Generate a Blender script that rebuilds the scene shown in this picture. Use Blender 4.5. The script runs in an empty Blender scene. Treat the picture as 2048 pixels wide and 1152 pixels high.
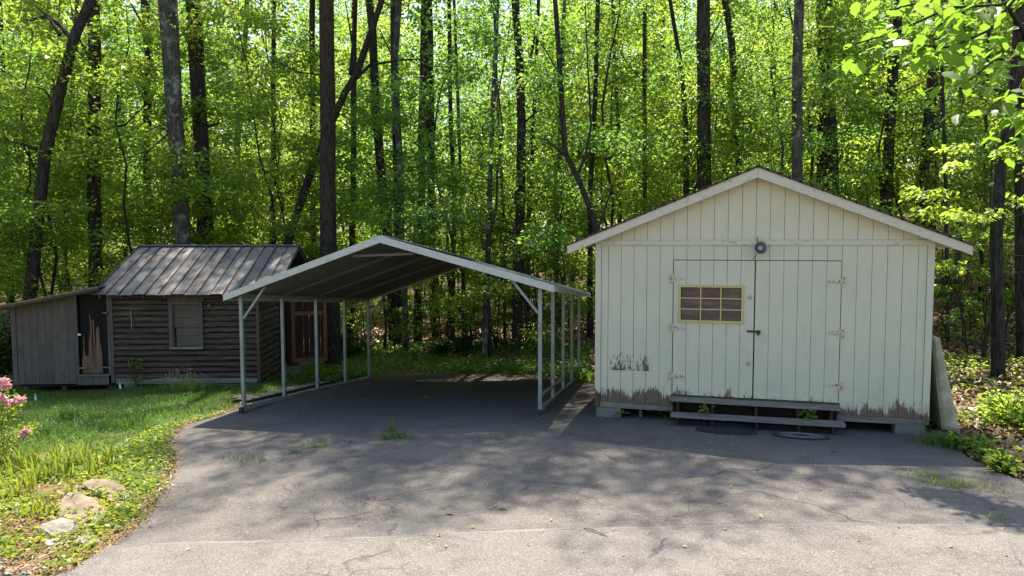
import bpy, bmesh, math, random
import numpy as np
from mathutils import Vector, Matrix

# ------------------------------------------------------------------ camera, sky, sun, exposure
scn = bpy.context.scene
COL = scn.collection
FPX, YAW, PITCH, ROLL, CAMH = 1459.67, 0.2618, -0.0649, -0.0015, 2.779
_F = np.array([-math.sin(YAW)*math.cos(PITCH), math.cos(YAW)*math.cos(PITCH), math.sin(PITCH)])
_R = np.array([math.cos(YAW), math.sin(YAW), 0.0])
_U = np.cross(_R, _F)
_R, _U = math.cos(ROLL)*_R+math.sin(ROLL)*_U, -math.sin(ROLL)*_R+math.cos(ROLL)*_U
CAM = np.array([0, 0, CAMH])
cam = bpy.data.cameras.new('camera')
cam.sensor_width = 36.0
cam.lens = FPX/2048*36
cam.clip_start, cam.clip_end = 0.05, 3000
camo = bpy.data.objects.new('camera', cam)
COL.objects.link(camo)
camo.matrix_world = Matrix(((_R[0], _U[0], -_F[0], 0), (_R[1], _U[1], -_F[1], 0), (_R[2], _U[2], -_F[2], CAMH), (0, 0, 0, 1)))
scn.camera = camo

SUN_EL, SUN_AZ = math.radians(64), math.radians(-6)      # azimuth measured from +Y towards +X
world = bpy.data.worlds.new('World')
scn.world = world
world.use_nodes = True
wn = world.node_tree
sky = wn.nodes.new('ShaderNodeTexSky')
sky.sky_type = 'NISHITA'
sky.sun_disc = False
sky.sun_elevation = SUN_EL
sky.sun_rotation = SUN_AZ
sky.air_density = 1.3
sky.dust_density = 1.6
wn.nodes['Background'].inputs['Strength'].default_value = 0.105
wn.links.new(sky.outputs[0], wn.nodes['Background'].inputs['Color'])
sl = bpy.data.lights.new('sun', 'SUN')
sl.energy = 5.0
sl.angle = math.radians(0.53)
sl.color = (1.0, 0.92, 0.80)
so = bpy.data.objects.new('sun', sl)
COL.objects.link(so)
sd = Vector((math.sin(SUN_AZ)*math.cos(SUN_EL), math.cos(SUN_AZ)*math.cos(SUN_EL), math.sin(SUN_EL)))
so.rotation_euler = sd.to_track_quat('Z', 'Y').to_euler()
scn.view_settings.view_transform = 'Standard'
scn.view_settings.look = 'None'
scn.view_settings.gamma = 1
scn.view_settings.exposure = 1.45
scn.render.engine = 'CYCLES'
cy = scn.cycles
cy.max_bounces = 8
cy.diffuse_bounces = 5
cy.glossy_bounces = 2
cy.transmission_bounces = 6
cy.transparent_max_bounces = 4
cy.caustics_reflective = cy.caustics_refractive = False
cy.sample_clamp_indirect = 6
cy.use_denoising = True

rnd = random.Random(7)
RNG = np.random.default_rng(11)

# ------------------------------------------------------------------ terrain
def sp(t, w=0.8):
    return w*np.logaddexp(0, np.asarray(t, float)/w)
def sst(t, a, b):
    s = np.clip((np.asarray(t, float)-a)/(b-a), 0, 1)
    return s*s*(3-2*s)
def T(x, y):
    x = np.asarray(x, float); y = np.asarray(y, float)
    z = -0.05-0.0446*(sp(-(x+2.0))-sp(-(x+11.5)))-0.0884*(sp(y-11.9)-sp(y-18.6))
    z = z+0.14*sst(-x, 8.5, 9.6)*sst(y, 11.6, 13.6)*(1-sst(y, 17, 19))*(1-.9*sst(-x, 11.8, 13.6))
    z = z+sst(x, -9, 5)*0.115*sp(y-16.5, 1.5)*(1-0.5*sst(y, 30, 60))+0.02*sp(y-24, 2)
    z = z+sst(x, 3.3, 7)*0.25*sst(y, 11, 15)
    z = z+sst(np.hypot(x, y), 40, 120)*(0.04*np.sin(x*.31)*np.cos(y*.27))
    return z
def Tz(x, y):
    return float(T(x, y))
def rayd(u, v):
    return _F+_R*(u-1024)/FPX+_U*(576-v)/FPX
def at(u, v, D):
    return CAM+rayd(u, v)*D
def ground_at(u, v):
    d = rayd(u, v); ts = np.arange(3.0, 80.0, 0.02)
    Q = CAM+d*ts[:, None]; below = Q[:, 2] < T(Q[:, 0], Q[:, 1])
    return Q[int(np.argmax(below))] if below.any() else Q[-1]

# ------------------------------------------------------------------ mesh helpers
class MB:
    def __init__(s): s.v, s.f = [], []
    def add(s, vs, fs):
        o = len(s.v); s.v.extend([tuple(map(float, p)) for p in vs]); s.f.extend([tuple(i+o for i in f) for f in fs]); return s
    def box(s, x0, x1, y0, y1, z0, z1, j=0.0, m=None):
        vs = [(x, y, z) for z in (z0, z1) for y in (y0, y1) for x in (x0, x1)]
        if j: vs = [tuple(c+rnd.uniform(-j, j) for c in p) for p in vs]
        if m is not None: vs = [tuple(m @ Vector(p)) for p in vs]
        return s.add(vs, [(0, 2, 3, 1), (4, 5, 7, 6), (0, 1, 5, 4), (2, 6, 7, 3), (0, 4, 6, 2), (1, 3, 7, 5)])
    def bar(s, a, b, w, h, up=(0, 0, 1)):
        a, b = Vector(a), Vector(b); d = (b-a).normalized(); up = Vector(up)
        sx = d.cross(up).normalized(); uz = sx.cross(d)
        vs = []
        for p in (a, b):
            for (i, k) in ((-1, -1), (1, -1), (1, 1), (-1, 1)): vs.append(p+sx*(i*w/2)+uz*(k*h/2))
        return s.add(vs, [(0, 1, 2, 3), (7, 6, 5, 4), (0, 4, 5, 1), (1, 5, 6, 2), (2, 6, 7, 3), (3, 7, 4, 0)])
    def prism(s, poly, y0, y1):           # polygon in XZ, extruded along Y
        n = len(poly)
        vs = [(x, y0, z) for x, z in poly]+[(x, y1, z) for x, z in poly]
        fs = [tuple(range(n)), tuple(range(2*n-1, n-1, -1))]
        fs += [(i, n+i, n+(i+1) % n, (i+1) % n) for i in range(n)]
        return s.add(vs, fs)
    def tube(s, pts, rad, n=8, cap=True, wob=0.0):
        pts = [Vector(p) for p in pts]; o = []; k = len(pts)
        for i, p in enumerate(pts):
            d = (pts[min(i+1, k-1)]-pts[max(i-1, 0)])
            d = d.normalized() if d.length > 1e-9 else Vector((0, 0, 1))
            ref = Vector((0, 1, 0)) if abs(d.y) < 0.9 else Vector((1, 0, 0))
            a = d.cross(ref).normalized(); b = d.cross(a)
            for q in range(n):
                t = 2*math.pi*q/n; r = rad[i]*(1+rnd.uniform(-wob, wob))
                o.append(p+a*(math.cos(t)*r)+b*(math.sin(t)*r))
        fs = [(i*n+q, i*n+(q+1) % n, (i+1)*n+(q+1) % n, (i+1)*n+q) for i in range(k-1) for q in range(n)]
        if cap: fs += [tuple(range(n-1, -1, -1)), tuple((k-1)*n+q for q in range(n))]
        return s.add(o, fs)
    def lathe(s, prof, n=20, m=None):
        vs = [(r*math.cos(2*math.pi*q/n), r*math.sin(2*math.pi*q/n), z) for r, z in prof for q in range(n)]
        if m is not None: vs = [tuple(m @ Vector(p)) for p in vs]
        fs = [(i*n+q, i*n+(q+1) % n, (i+1)*n+(q+1) % n, (i+1)*n+q) for i in range(len(prof)-1) for q in range(n)]
        fs += [tuple(range(n-1, -1, -1)), tuple((len(prof)-1)*n+q for q in range(n))]
        return s.add(vs, fs)
    def mesh(s, name, mat, smooth=False):
        me = bpy.data.meshes.new(name); me.from_pydata(s.v, [], s.f); me.update()
        if mat: me.materials.append(mat)
        if smooth:
            me.polygons.foreach_set('use_smooth', [True]*len(me.polygons))
        return me
    def build(s, name, mat, parent=None, smooth=False, loc=(0, 0, 0)):
        return link(name, s.mesh(name, mat, smooth), parent, loc)
def link(name, me, parent=None, loc=(0, 0, 0), rot=(0, 0, 0), scale=None):
    o = bpy.data.objects.new(name, me); COL.objects.link(o)
    o.parent = parent; o.location = loc; o.rotation_euler = rot
    if scale is not None: o.scale = (scale,)*3 if isinstance(scale, (int, float)) else scale
    return o
def thing(name, label, cat, loc=(0, 0, 0), rz=0.0, group=None):
    o = link(name, None, None, loc, (0, 0, rz)); o.empty_display_size = 0.2
    return tag(o, label, cat, group)
def tag(o, label=None, cat=None, group=None, kind=None):
    if label: o['label'] = label
    if cat: o['category'] = cat
    if group: o['group'] = group
    if kind: o['kind'] = kind
    return o
def box(name, b, mat, parent=None, j=0.0): return MB().box(*b, j=j).build(name, mat, parent)

def np_mesh(name, verts, faces, mat, attr=None):
    """verts (N,3), faces (M,k) numpy; attr: per-face float 'rnd'"""
    me = bpy.data.meshes.new(name)
    M, k = faces.shape
    me.vertices.add(len(verts)); me.vertices.foreach_set('co', np.ascontiguousarray(verts, dtype=np.float32).ravel())
    me.loops.add(M*k); me.loops.foreach_set('vertex_index', np.ascontiguousarray(faces, dtype=np.int32).ravel())
    me.polygons.add(M); me.polygons.foreach_set('loop_start', np.arange(0, M*k, k, dtype=np.int32))
    me.polygons.foreach_set('loop_total', np.full(M, k, dtype=np.int32))
    me.update(calc_edges=True)
    if attr is not None:
        a = me.attributes.new('rnd', 'FLOAT', 'FACE'); a.data.foreach_set('value', np.asarray(attr, dtype=np.float32))
    if mat: me.materials.append(mat)
    return me
def leaf_mesh(name, C, A, N, size, mat, asp=0.62, fold=0.18, attr=None):
    """folded diamond leaves: C centre, A axis, N normal, size length"""
    C, A, N = map(np.asarray, (C, A, N)); size = np.broadcast_to(np.asarray(size, float), (len(C),))[:, None]
    A = A/np.linalg.norm(A, axis=1, keepdims=True)
    S = np.cross(A, N); S /= np.linalg.norm(S, axis=1, keepdims=True)+1e-9
    Nn = np.cross(S, A)
    b = C-A*size*.5; t = C+A*size*.5-Nn*size*.1
    l = C-S*size*asp*.5+Nn*size*fold-A*size*.06; r = C+S*size*asp*.5+Nn*size*fold-A*size*.06
    V = np.stack([b, r, t, l], 1).reshape(-1, 3)
    Fq = np.arange(len(V)).reshape(-1, 4)
    return np_mesh(name, V, Fq, mat, RNG.random(len(C)) if attr is None else attr)
def blade_mesh(name, P, h, w, lean, mat, attr=None, az=None):
    """grass blades: P base points, h heights, w widths, lean fraction"""
    n = len(P); P = np.asarray(P); h = np.broadcast_to(h, (n,)); w = np.broadcast_to(w, (n,)); lean = np.broadcast_to(lean, (n,))
    az = RNG.random(n)*2*np.pi if az is None else az
    fa = az+RNG.normal(0, .5, n)+np.pi/2
    d = np.c_[np.cos(az), np.sin(az), 0*az]; s = np.c_[np.cos(fa), np.sin(fa), 0*az]
    up = np.array([0, 0, 1.0])
    m = P+d*(h*lean*.3)[:, None]+up*(h*.6)[:, None]
    t = P+d*(h*lean)[:, None]+up*(h*(1-.45*lean*lean))[:, None]
    hw = s*(w*.5)[:, None]
    V = np.stack([P-hw, P+hw, m+hw*.8, m-hw*.8, t+hw*.12, t-hw*.12], 1).reshape(-1, 3)
    i = np.arange(n)[:, None]*6
    Fq = np.concatenate([i+np.array([[0, 1, 2, 3]]), i+np.array([[3, 2, 4, 5]])], 1).reshape(-1, 4)
    at_ = RNG.random(n) if attr is None else attr
    return np_mesh(name, V, Fq, mat, np.repeat(at_, 2))

# ------------------------------------------------------------------ materials
class NT:
    def __init__(s, name, rough=0.8, spec=0.25):
        s.m = bpy.data.materials.new(name); s.m.use_nodes = True; s.nt = s.m.node_tree
        s.b = s.nt.nodes['Principled BSDF']; s.b.inputs['Roughness'].default_value = rough
        s.b.inputs['Specular IOR Level'].default_value = spec
        s.out = s.nt.nodes['Material Output']
    def n(s, typ, **kw):
        nd = s.nt.nodes.new('ShaderNode'+typ)
        for k, v in kw.items(): setattr(nd, k, v)
        return nd
    def l(s, a, b): s.nt.links.new(a, b)
    def val(s, sock, v):
        if isinstance(v, bpy.types.NodeSocket): s.l(v, sock)
        else: sock.default_value = v if not (isinstance(v, tuple) and len(v) == 3 and sock.type == 'RGBA') else (*v, 1)
    def pos(s): return s.n('NewGeometry').outputs['Position']
    def objc(s): return s.n('TexCoord').outputs['Object']
    def oirnd(s): return s.n('ObjectInfo').outputs['Random']
    def attr(s, name): return s.n('Attribute', attribute_name=name).outputs['Fac']
    def scale(s, vec, sc, off=None):
        nd = s.n('Mapping'); s.l(vec, nd.inputs['Vector']); nd.inputs['Scale'].default_value = sc
        if off is not None:
            cb = s.n('CombineXYZ'); m = s.math('MULTIPLY', off, 37.0)
            for i in range(3): s.l(m, cb.inputs[i])
            s.l(cb.outputs[0], nd.inputs['Location'])
        return nd.outputs[0]
    def noise(s, vec, scale=5, detail=4, rough=.55, dist=0.0):
        nd = s.n('TexNoise'); s.l(vec, nd.inputs['Vector'])
        nd.inputs['Scale'].default_value = scale; nd.inputs['Detail'].default_value = detail
        nd.inputs['Roughness'].default_value = rough; nd.inputs['Distortion'].default_value = dist
        return nd.outputs['Fac']
    def voro(s, vec, scale=5, feature='F1', out='Distance', rnd=1.0):
        nd = s.n('TexVoronoi', feature=feature); s.l(vec, nd.inputs['Vector']); nd.inputs['Scale'].default_value = scale
        nd.inputs['Randomness'].default_value = rnd
        return nd.outputs[out]
    def ramp(s, fac, *stops):
        nd = s.n('ValToRGB'); cr = nd.color_ramp
        while len(cr.elements) < len(stops): cr.elements.new(0.5)
        for e, (p, c) in zip(cr.elements, stops):
            e.position = p; e.color = (*c, 1) if isinstance(c, tuple) else (c, c, c, 1)
        s.val(nd.inputs[0], fac); return nd.outputs[0]
    def step(s, fac, a, b):
        nd = s.n('MapRange', interpolation_type='SMOOTHSTEP'); s.val(nd.inputs[0], fac)
        nd.inputs[1].default_value = a; nd.inputs[2].default_value = b; return nd.outputs[0]
    def mix(s, fac, a, b, blend='MIX'):
        nd = s.n('Mix', data_type='RGBA', blend_type=blend)
        s.val(nd.inputs[0], fac); s.val(nd.inputs[6], a); s.val(nd.inputs[7], b); return nd.outputs[2]
    def math(s, op, a, b=0.0, clamp=False):
        nd = s.n('Math', operation=op, use_clamp=clamp); s.val(nd.inputs[0], a); s.val(nd.inputs[1], b); return nd.outputs[0]
    def sep(s, v):
        nd = s.n('SeparateXYZ'); s.l(v, nd.inputs[0]); return nd.outputs
    def bump(s, h, strength=.4, dist=.01):
        nd = s.n('Bump'); s.l(h, nd.inputs['Height']); nd.inputs['Strength'].default_value = strength
        nd.inputs['Distance'].default_value = dist; s.l(nd.outputs[0], s.b.inputs['Normal'])
    def col(s, c): s.val(s.b.inputs['Base Color'], c)

M = {}
def leaf_mat(name, c1, c2, t1, t2, mixf=0.5, tint=0.25, dark=(.6, .75, .7)):
    k = NT(name, .42, .35)
    r = k.attr('rnd'); o = k.oirnd()
    f = k.math('ADD', k.math('MULTIPLY', r, .75), k.math('MULTIPLY', o, .25))
    base = k.mix(f, c1, c2); tr = k.mix(f, t1, t2)
    k.col(base)
    tl = k.n('BsdfTranslucent'); k.l(tr, tl.inputs[0])
    mx = k.n('MixShader'); mx.inputs[0].default_value = mixf
    k.l(k.b.outputs[0], mx.inputs[1]); k.l(tl.outputs[0], mx.inputs[2]); k.l(mx.outputs[0], k.out.inputs[0])
    M[name] = k.m
leaf_mat('leaf', (.055, .11, .014), (.12, .185, .026), (.29, .49, .035), (.57, .68, .09), .55)
leaf_mat('leaf_cool', (.035, .10, .018), (.08, .15, .03), (.20, .42, .045), (.38, .57, .085), .55)
leaf_mat('leaf_dark', (.018, .05, .012), (.04, .085, .02), (.04, .11, .012), (.09, .17, .02), .35)
leaf_mat('leaf_lime', (.10, .17, .02), (.2, .26, .03), (.3, .42, .03), (.5, .5, .05))
leaf_mat('leaf_big', (.07, .14, .015), (.11, .18, .03), (.22, .42, .03), (.36, .52, .05), .5)
leaf_mat('grass', (.035, .09, .012), (.10, .18, .03), (.08, .2, .015), (.2, .33, .03), .4)
leaf_mat('grass_yellow', (.12, .2, .02), (.26, .3, .04), (.25, .36, .02), (.45, .46, .05), .4)
leaf_mat('dry_blade', (.28, .24, .11), (.45, .40, .2), (.3, .28, .1), (.45, .42, .15), .35)
leaf_mat('litter', (.10, .055, .03), (.34, .22, .13), (.1, .06, .03), (.2, .13, .07), .15)
leaf_mat('straw', (.13, .075, .04), (.30, .18, .10), (.12, .07, .03), (.2, .11, .05), .15)
leaf_mat('petal', (.72, .38, .44), (.82, .62, .63), (.7, .2, .3), (.8, .4, .42), .35)
leaf_mat('seed_head', (.42, .36, .16), (.6, .5, .25), (.4, .36, .12), (.55, .48, .2), .3)

def bark(name, c1, c2, sz=1.0, lichen=0.0):
    k = NT(name, .9, .15); p = k.pos()
    v = k.scale(p, (9*sz, 9*sz, 1.6*sz)); n1 = k.noise(v, 2.2, 6, .65, .4)
    n2 = k.noise(p, 1.3, 3)
    c = k.mix(k.step(n1, .35, .65), c1, c2)
    if lichen: c = k.mix(k.math('MULTIPLY', k.step(k.noise(p, 3.2, 5, .7), .52, .62), lichen), c, (.24, .27, .21))
    k.col(k.mix(k.math('MULTIPLY', k.step(n2, .5, .75), .35), c, (.045, .06, .025))); k.bump(n1, .9, .04); M[name] = k.m
bark('bark', (.014, .012, .010), (.060, .052, .043))
bark('bark_pine', (.016, .012, .009), (.066, .050, .039), 1.2)
bark('bark_grey', (.028, .026, .022), (.095, .09, .078), .8, .7)
bark('bark_thin', (.02, .017, .013), (.065, .057, .044), 2.0)

k = NT('white_paint', .62, .3); p = k.pos(); px_, py_, pz_ = k.sep(p)
grain = k.noise(k.scale(p, (60, 60, 9)), 1.0, 5, .6)
ply = k.noise(k.scale(p, (9, 9, 90)), 1.0, 3, .5)
big = k.noise(p, 1.1, 4); mid = k.noise(k.scale(p, (4, 4, 1.5)), 1.6, 5, .6)
paint = k.mix(k.step(big, .3, .7), (.53, .525, .395), (.58, .56, .425))
paint = k.mix(k.math('MULTIPLY', k.step(pz_, 2.3, 3.2), .6), paint, (.62, .56, .40))
paint = k.mix(k.math('MULTIPLY', k.step(mid, .5, .75), .35), paint, (.43, .45, .345))
paint = k.mix(k.math('MULTIPLY', k.step(k.noise(k.scale(p, (14, 14, 5)), 1.0, 4), .62, .74), .3), paint, (.36, .37, .28))
# bare wood where the paint has come off, low on the wall and in one worn patch
streak = k.noise(k.scale(p, (30, 30, 7)), 1.0, 8, .78)
undul = k.noise(k.scale(p, (3.2, 3.2, .6)), 1.0, 4, .6)
low = k.math('SUBTRACT', 1.0, k.step(pz_, .12, .66))
sidew = k.math('ADD', k.math('MULTIPLY', k.step(px_, 1.7, 2.9), .05), k.math('MULTIPLY', k.step(k.math('MULTIPLY', px_, -1.0), .3, 1.2), .05))
hgt = k.math('SUBTRACT', pz_, k.math('ADD', .19, k.math('MULTIPLY', k.math('SUBTRACT', undul, .34), .75)))
edge = k.math('SUBTRACT', 1.0, k.step(hgt, -.14, .24))
peel = k.step(k.math('ADD', k.math('MULTIPLY', streak, .8), k.math('ADD', k.math('MULTIPLY', edge, .37), sidew)), .635, .69)
fleck = k.noise(k.scale(p, (34, 34, 11)), 1.0, 7, .8)
clus = k.noise(k.scale(p, (7, 7, 2)), 1.0, 3, .6)
xm = k.math('MULTIPLY', k.step(px_, -1.58, -1.40), k.math('SUBTRACT', 1.0, k.step(px_, -1.0, -.78)))
zm = k.math('MULTIPLY', k.step(pz_, .685, .70), k.math('SUBTRACT', 1.0, k.step(pz_, .70, 1.04)))
dens = k.math('MULTIPLY', k.math('MULTIPLY', xm, zm), k.math('ADD', .10, k.math('MULTIPLY', k.step(clus, .38, .60), .17)))
patch = k.math('MULTIPLY', k.step(k.math('ADD', fleck, dens), .59, .63), k.step(k.math('MULTIPLY', xm, zm), .0, .12))
specks = k.step(k.noise(k.scale(p, (55, 55, 18)), 1.0, 4, .8), .70, .74)
lowspeck = k.math('MULTIPLY', specks, k.math('SUBTRACT', 1.0, k.step(pz_, .5, 1.4)))
bare = k.math('MAXIMUM', k.math('MAXIMUM', peel, patch), lowspeck)
wood = k.mix(grain, (.06, .043, .031), (.22, .162, .118))
# mildew in the grain low down and near the latch
mild = k.math('MULTIPLY', k.step(k.math('ADD', k.noise(k.scale(p, (20, 20, 6)), 1.0, 5, .7), k.math('MULTIPLY', low, .25)), .62, .82), .55)
paint = k.mix(mild, paint, (.20, .22, .18))
k.col(k.mix(bare, paint, wood))
hh = k.math('ADD', k.math('MULTIPLY', grain, .4), k.math('ADD', k.math('MULTIPLY', ply, .25), k.math('MULTIPLY', bare, -.5)))
k.bump(hh, .35, .006); M['white_paint'] = k.m

k = NT('trim_paint', .6, .3); p = k.pos()
g = k.noise(k.scale(p, (6, 60, 40)), 1.0, 5, .6); q = k.noise(k.scale(p, (5, 5, 9)), 1.6, 6, .7)
c = k.mix(k.noise(p, 1.5, 3), (.52, .485, .375), (.60, .565, .45))
c = k.mix(k.math('MULTIPLY', k.step(q, .52, .68), .6), c, (.28, .265, .20))
k.col(k.mix(k.step(q, .70, .74), c, (.16, .12, .085))); k.bump(g, .3, .004); M['trim_paint'] = k.m

def plank_mat(name, c1, c2, c3, axis='x', green=0.0, bstr=.6):
    k = NT(name, .85, .2); p = k.objc(); r = k.oirnd()
    sc = {'x': (1.6, 30, 30), 'z': (30, 30, 1.6), 'y': (30, 1.6, 30)}[axis]
    g = k.noise(k.scale(p, sc, r), 1.0, 6, .68, .3)
    c = k.mix(k.step(g, .3, .7), c1, c2)
    c = k.mix(k.math('MULTIPLY', k.step(k.noise(k.scale(p, (2, 2, 2), r), 1.4, 4), .45, .7), .6), c, c3)
    c = k.mix(k.math('MULTIPLY', r, .35), c, c1)
    if green: c = k.mix(k.math('MULTIPLY', k.step(k.noise(p, 3, 4), .45, .65), green), c, (.14, .16, .11))
    k.col(c); k.bump(g, bstr, .012); M[name] = k.m
plank_mat('cabin_board', (.026, .0195, .0145), (.125, .101, .080), (.055, .038, .027), 'x', 0, 1.0)
plank_mat('cabin_side', (.028, .021, .016), (.13, .106, .085), (.06, .043, .031), 'y', 0, 1.0)
plank_mat('cabin_sill', (.10, .10, .085), (.26, .26, .22), (.14, .14, .10), 'x', .5)
plank_mat('lean_plank', (.085, .072, .064), (.135, .118, .106), (.06, .05, .044), 'z', 0, .3)
plank_mat('sash_board', (.088, .072, .060), (.125, .105, .088), (.075, .062, .052), 'x', 0, .3)
plank_mat('grey_wood', (.10, .095, .085), (.27, .255, .23), (.16, .145, .12), 'x', .25)
plank_mat('brown_wood', (.055, .038, .027), (.15, .105, .075), (.08, .06, .045), 'z')
plank_mat('door_frame_wood', (.13, .065, .030), (.22, .12, .058), (.15, .08, .038), 'z', 0, .3)
plank_mat('door_panel_wood', (.030, .013, .010), (.065, .030, .022), (.04, .018, .013), 'z', 0, .3)
plank_mat('raw_veneer', (.11, .062, .042), (.20, .125, .09), (.08, .042, .03), 'z', 0, .3)
plank_mat('groove', (.10, .095, .075), (.15, .14, .11), (.07, .06, .05), 'z')
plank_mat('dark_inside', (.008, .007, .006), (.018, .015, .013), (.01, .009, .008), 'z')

k = NT('cabin_metal', .55, .4); p = k.objc(); r = k.oirnd()
n1 = k.noise(k.scale(p, (1, 1, 1), r), 2.5, 6, .65); n2 = k.noise(k.scale(p, (14, 2, 2), r), 1.0, 4)
c = k.mix(k.step(n1, .35, .7), (.092, .088, .087), (.165, .157, .153))
c = k.mix(k.math('MULTIPLY', k.step(n2, .5, .75), .4), c, (.10, .085, .08))
rust = k.step(k.math('ADD', n1, k.math('MULTIPLY', r, .12)), .62, .72)
k.col(k.mix(k.math('MULTIPLY', rust, .7), c, (.20, .10, .055))); k.bump(n1, .2, .006)
k.b.inputs['Metallic'].default_value = .15; M['cabin_metal'] = k.m
k = NT('rusty_seam', .8, .2); p = k.objc()
k.col(k.mix(k.step(k.noise(p, 4, 5), .45, .65), (.06, .052, .048), (.13, .062, .036))); M['rusty_seam'] = k.m
k = NT('galv', .42, .5); p = k.pos()
n1 = k.noise(k.scale(p, (5, 5, 1.6)), 2.0, 5, .6)
k.col(k.mix(k.step(n1, .3, .7), (.19, .22, .215), (.30, .335, .325))); k.b.inputs['Metallic'].default_value = .35
k.bump(n1, .08, .003); M['galv'] = k.m
k = NT('carport_trim', .45, .4); p = k.pos()
n1 = k.noise(k.scale(p, (3, 3, 8)), 2.2, 5, .65)
k.col(k.mix(k.math('MULTIPLY', k.step(n1, .45, .7), .5), (.50, .52, .475), (.30, .315, .27))); M['carport_trim'] = k.m
k = NT('carport_panel', .5, .35); p = k.pos()
n1 = k.noise(p, 1.2, 5, .6)
k.col(k.mix(k.step(n1, .35, .7), (.13, .132, .122), (.18, .182, .17))); M['carport_panel'] = k.m
k = NT('rafter_steel', .5, .35); k.col((.10, .10, .095)); M['rafter_steel'] = k.m
k = NT('concrete', .9, .2); p = k.pos(); n1 = k.noise(p, 9, 6, .7)
k.col(k.mix(n1, (.11, .11, .098), (.21, .205, .185))); k.bump(n1, .4, .01); M['concrete'] = k.m
k = NT('rust_metal', .7, .4); p = k.pos(); n1 = k.noise(p, 30, 5, .7)
k.col(k.mix(k.step(n1, .45, .62), (.56, .52, .40), (.20, .085, .035))); k.bump(n1, .3, .003); M['rust_hinge'] = k.m
k = NT('dark_metal', .5, .5); k.col((.055, .045, .04)); k.b.inputs['Metallic'].default_value = .6; M['dark_metal'] = k.m
k = NT('bright_metal', .3, .5); k.col((.55, .55, .54)); k.b.inputs['Metallic'].default_value = .8; M['bright_metal'] = k.m
k = NT('lamp_dish', .35, .5); k.col(k.mix(k.noise(k.pos(), 12, 4), (.20, .19, .16), (.36, .35, .31))); k.b.inputs['Metallic'].default_value = .5; M['lamp_dish'] = k.m
k = NT('lens', .2, .5); k.col((.30, .30, .28)); M['lens'] = k.m
k = NT('yellow_frame', .5, .35); k.col(k.mix(k.noise(k.pos(), 14, 5), (.42, .36, .13), (.55, .48, .2))); M['yellow_frame'] = k.m
k = NT('window_glass', .08, .5); p = k.pos(); n1 = k.noise(k.scale(p, (2, 2, 14)), 1.6, 4)
k.col(k.mix(k.step(n1, .4, .7), (.055, .04, .035), (.13, .10, .09))); M['window_glass'] = k.m  # pale bands paint blinds and reflections into the pane colour
k = NT('black_rubber', .75, .3); k.col((.022, .022, .024)); M['black_rubber'] = k.m
k = NT('shingle', .95, .15); p = k.pos(); n1 = k.noise(p, 25, 5, .7)
k.col(k.mix(k.step(k.noise(p, 2, 4), .45, .65), k.mix(n1, (.03, .025, .02), (.10, .085, .07)), (.07, .075, .03))); k.bump(n1, .6, .01); M['shingle'] = k.m
k = NT('mattress', .9, .15); p = k.objc(); n1 = k.noise(p, 5, 5)
mx_, my_, mz_ = k.sep(p)
qa = k.math('ABSOLUTE', k.math('SINE', k.math('MULTIPLY', k.math('ADD', mz_, k.math('MULTIPLY', mx_, 1.0)), 38.0)))
qb = k.math('ABSOLUTE', k.math('SINE', k.math('MULTIPLY', k.math('SUBTRACT', mz_, k.math('MULTIPLY', mx_, 1.0)), 38.0)))
qm = k.math('MINIMUM', k.step(qa, .0, .35), k.step(qb, .0, .35))
cm = k.mix(k.step(n1, .35, .65), (.36, .315, .22), (.50, .445, .33))
k.col(k.mix(k.math('MULTIPLY', k.math('SUBTRACT', 1.0, qm), .16), cm, (.18, .155, .105))); k.bump(qm, .5, .012); M['mattress_cloth'] = k.m
k = NT('flag_white', .6); k.col((.75, .78, .78)); M['flag_white'] = k.m
k = NT('wire', .5); k.col((.3, .3, .3)); M['wire'] = k.m
def rock(name, c1, c2):
    k = NT(name, .9, .2); p = k.pos(); n1 = k.noise(p, 7, 7, .7); n2 = k.noise(k.scale(p, (2, 2, 6)), 2, 4)
    cc = k.mix(k.step(k.math('MULTIPLY', k.math('ADD', n1, n2), .5), .36, .64), c1, c2)
    cc = k.mix(k.math('MULTIPLY', k.step(k.noise(p, 22, 5, .8), .56, .66), .6), cc, tuple(v*.45 for v in c1))
    k.col(k.mix(k.math('MULTIPLY', k.step(k.noise(p, 4, 5, .7), .55, .66), .4), cc, (.13, .14, .09))); k.bump(n1, .9, .03); M[name] = k.m
rock('rock_tan', (.15, .115, .08), (.29, .225, .16))
rock('rock_pale', (.17, .15, .12), (.34, .31, .265))
rock('rock_grey', (.16, .155, .145), (.34, .33, .31))

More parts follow.
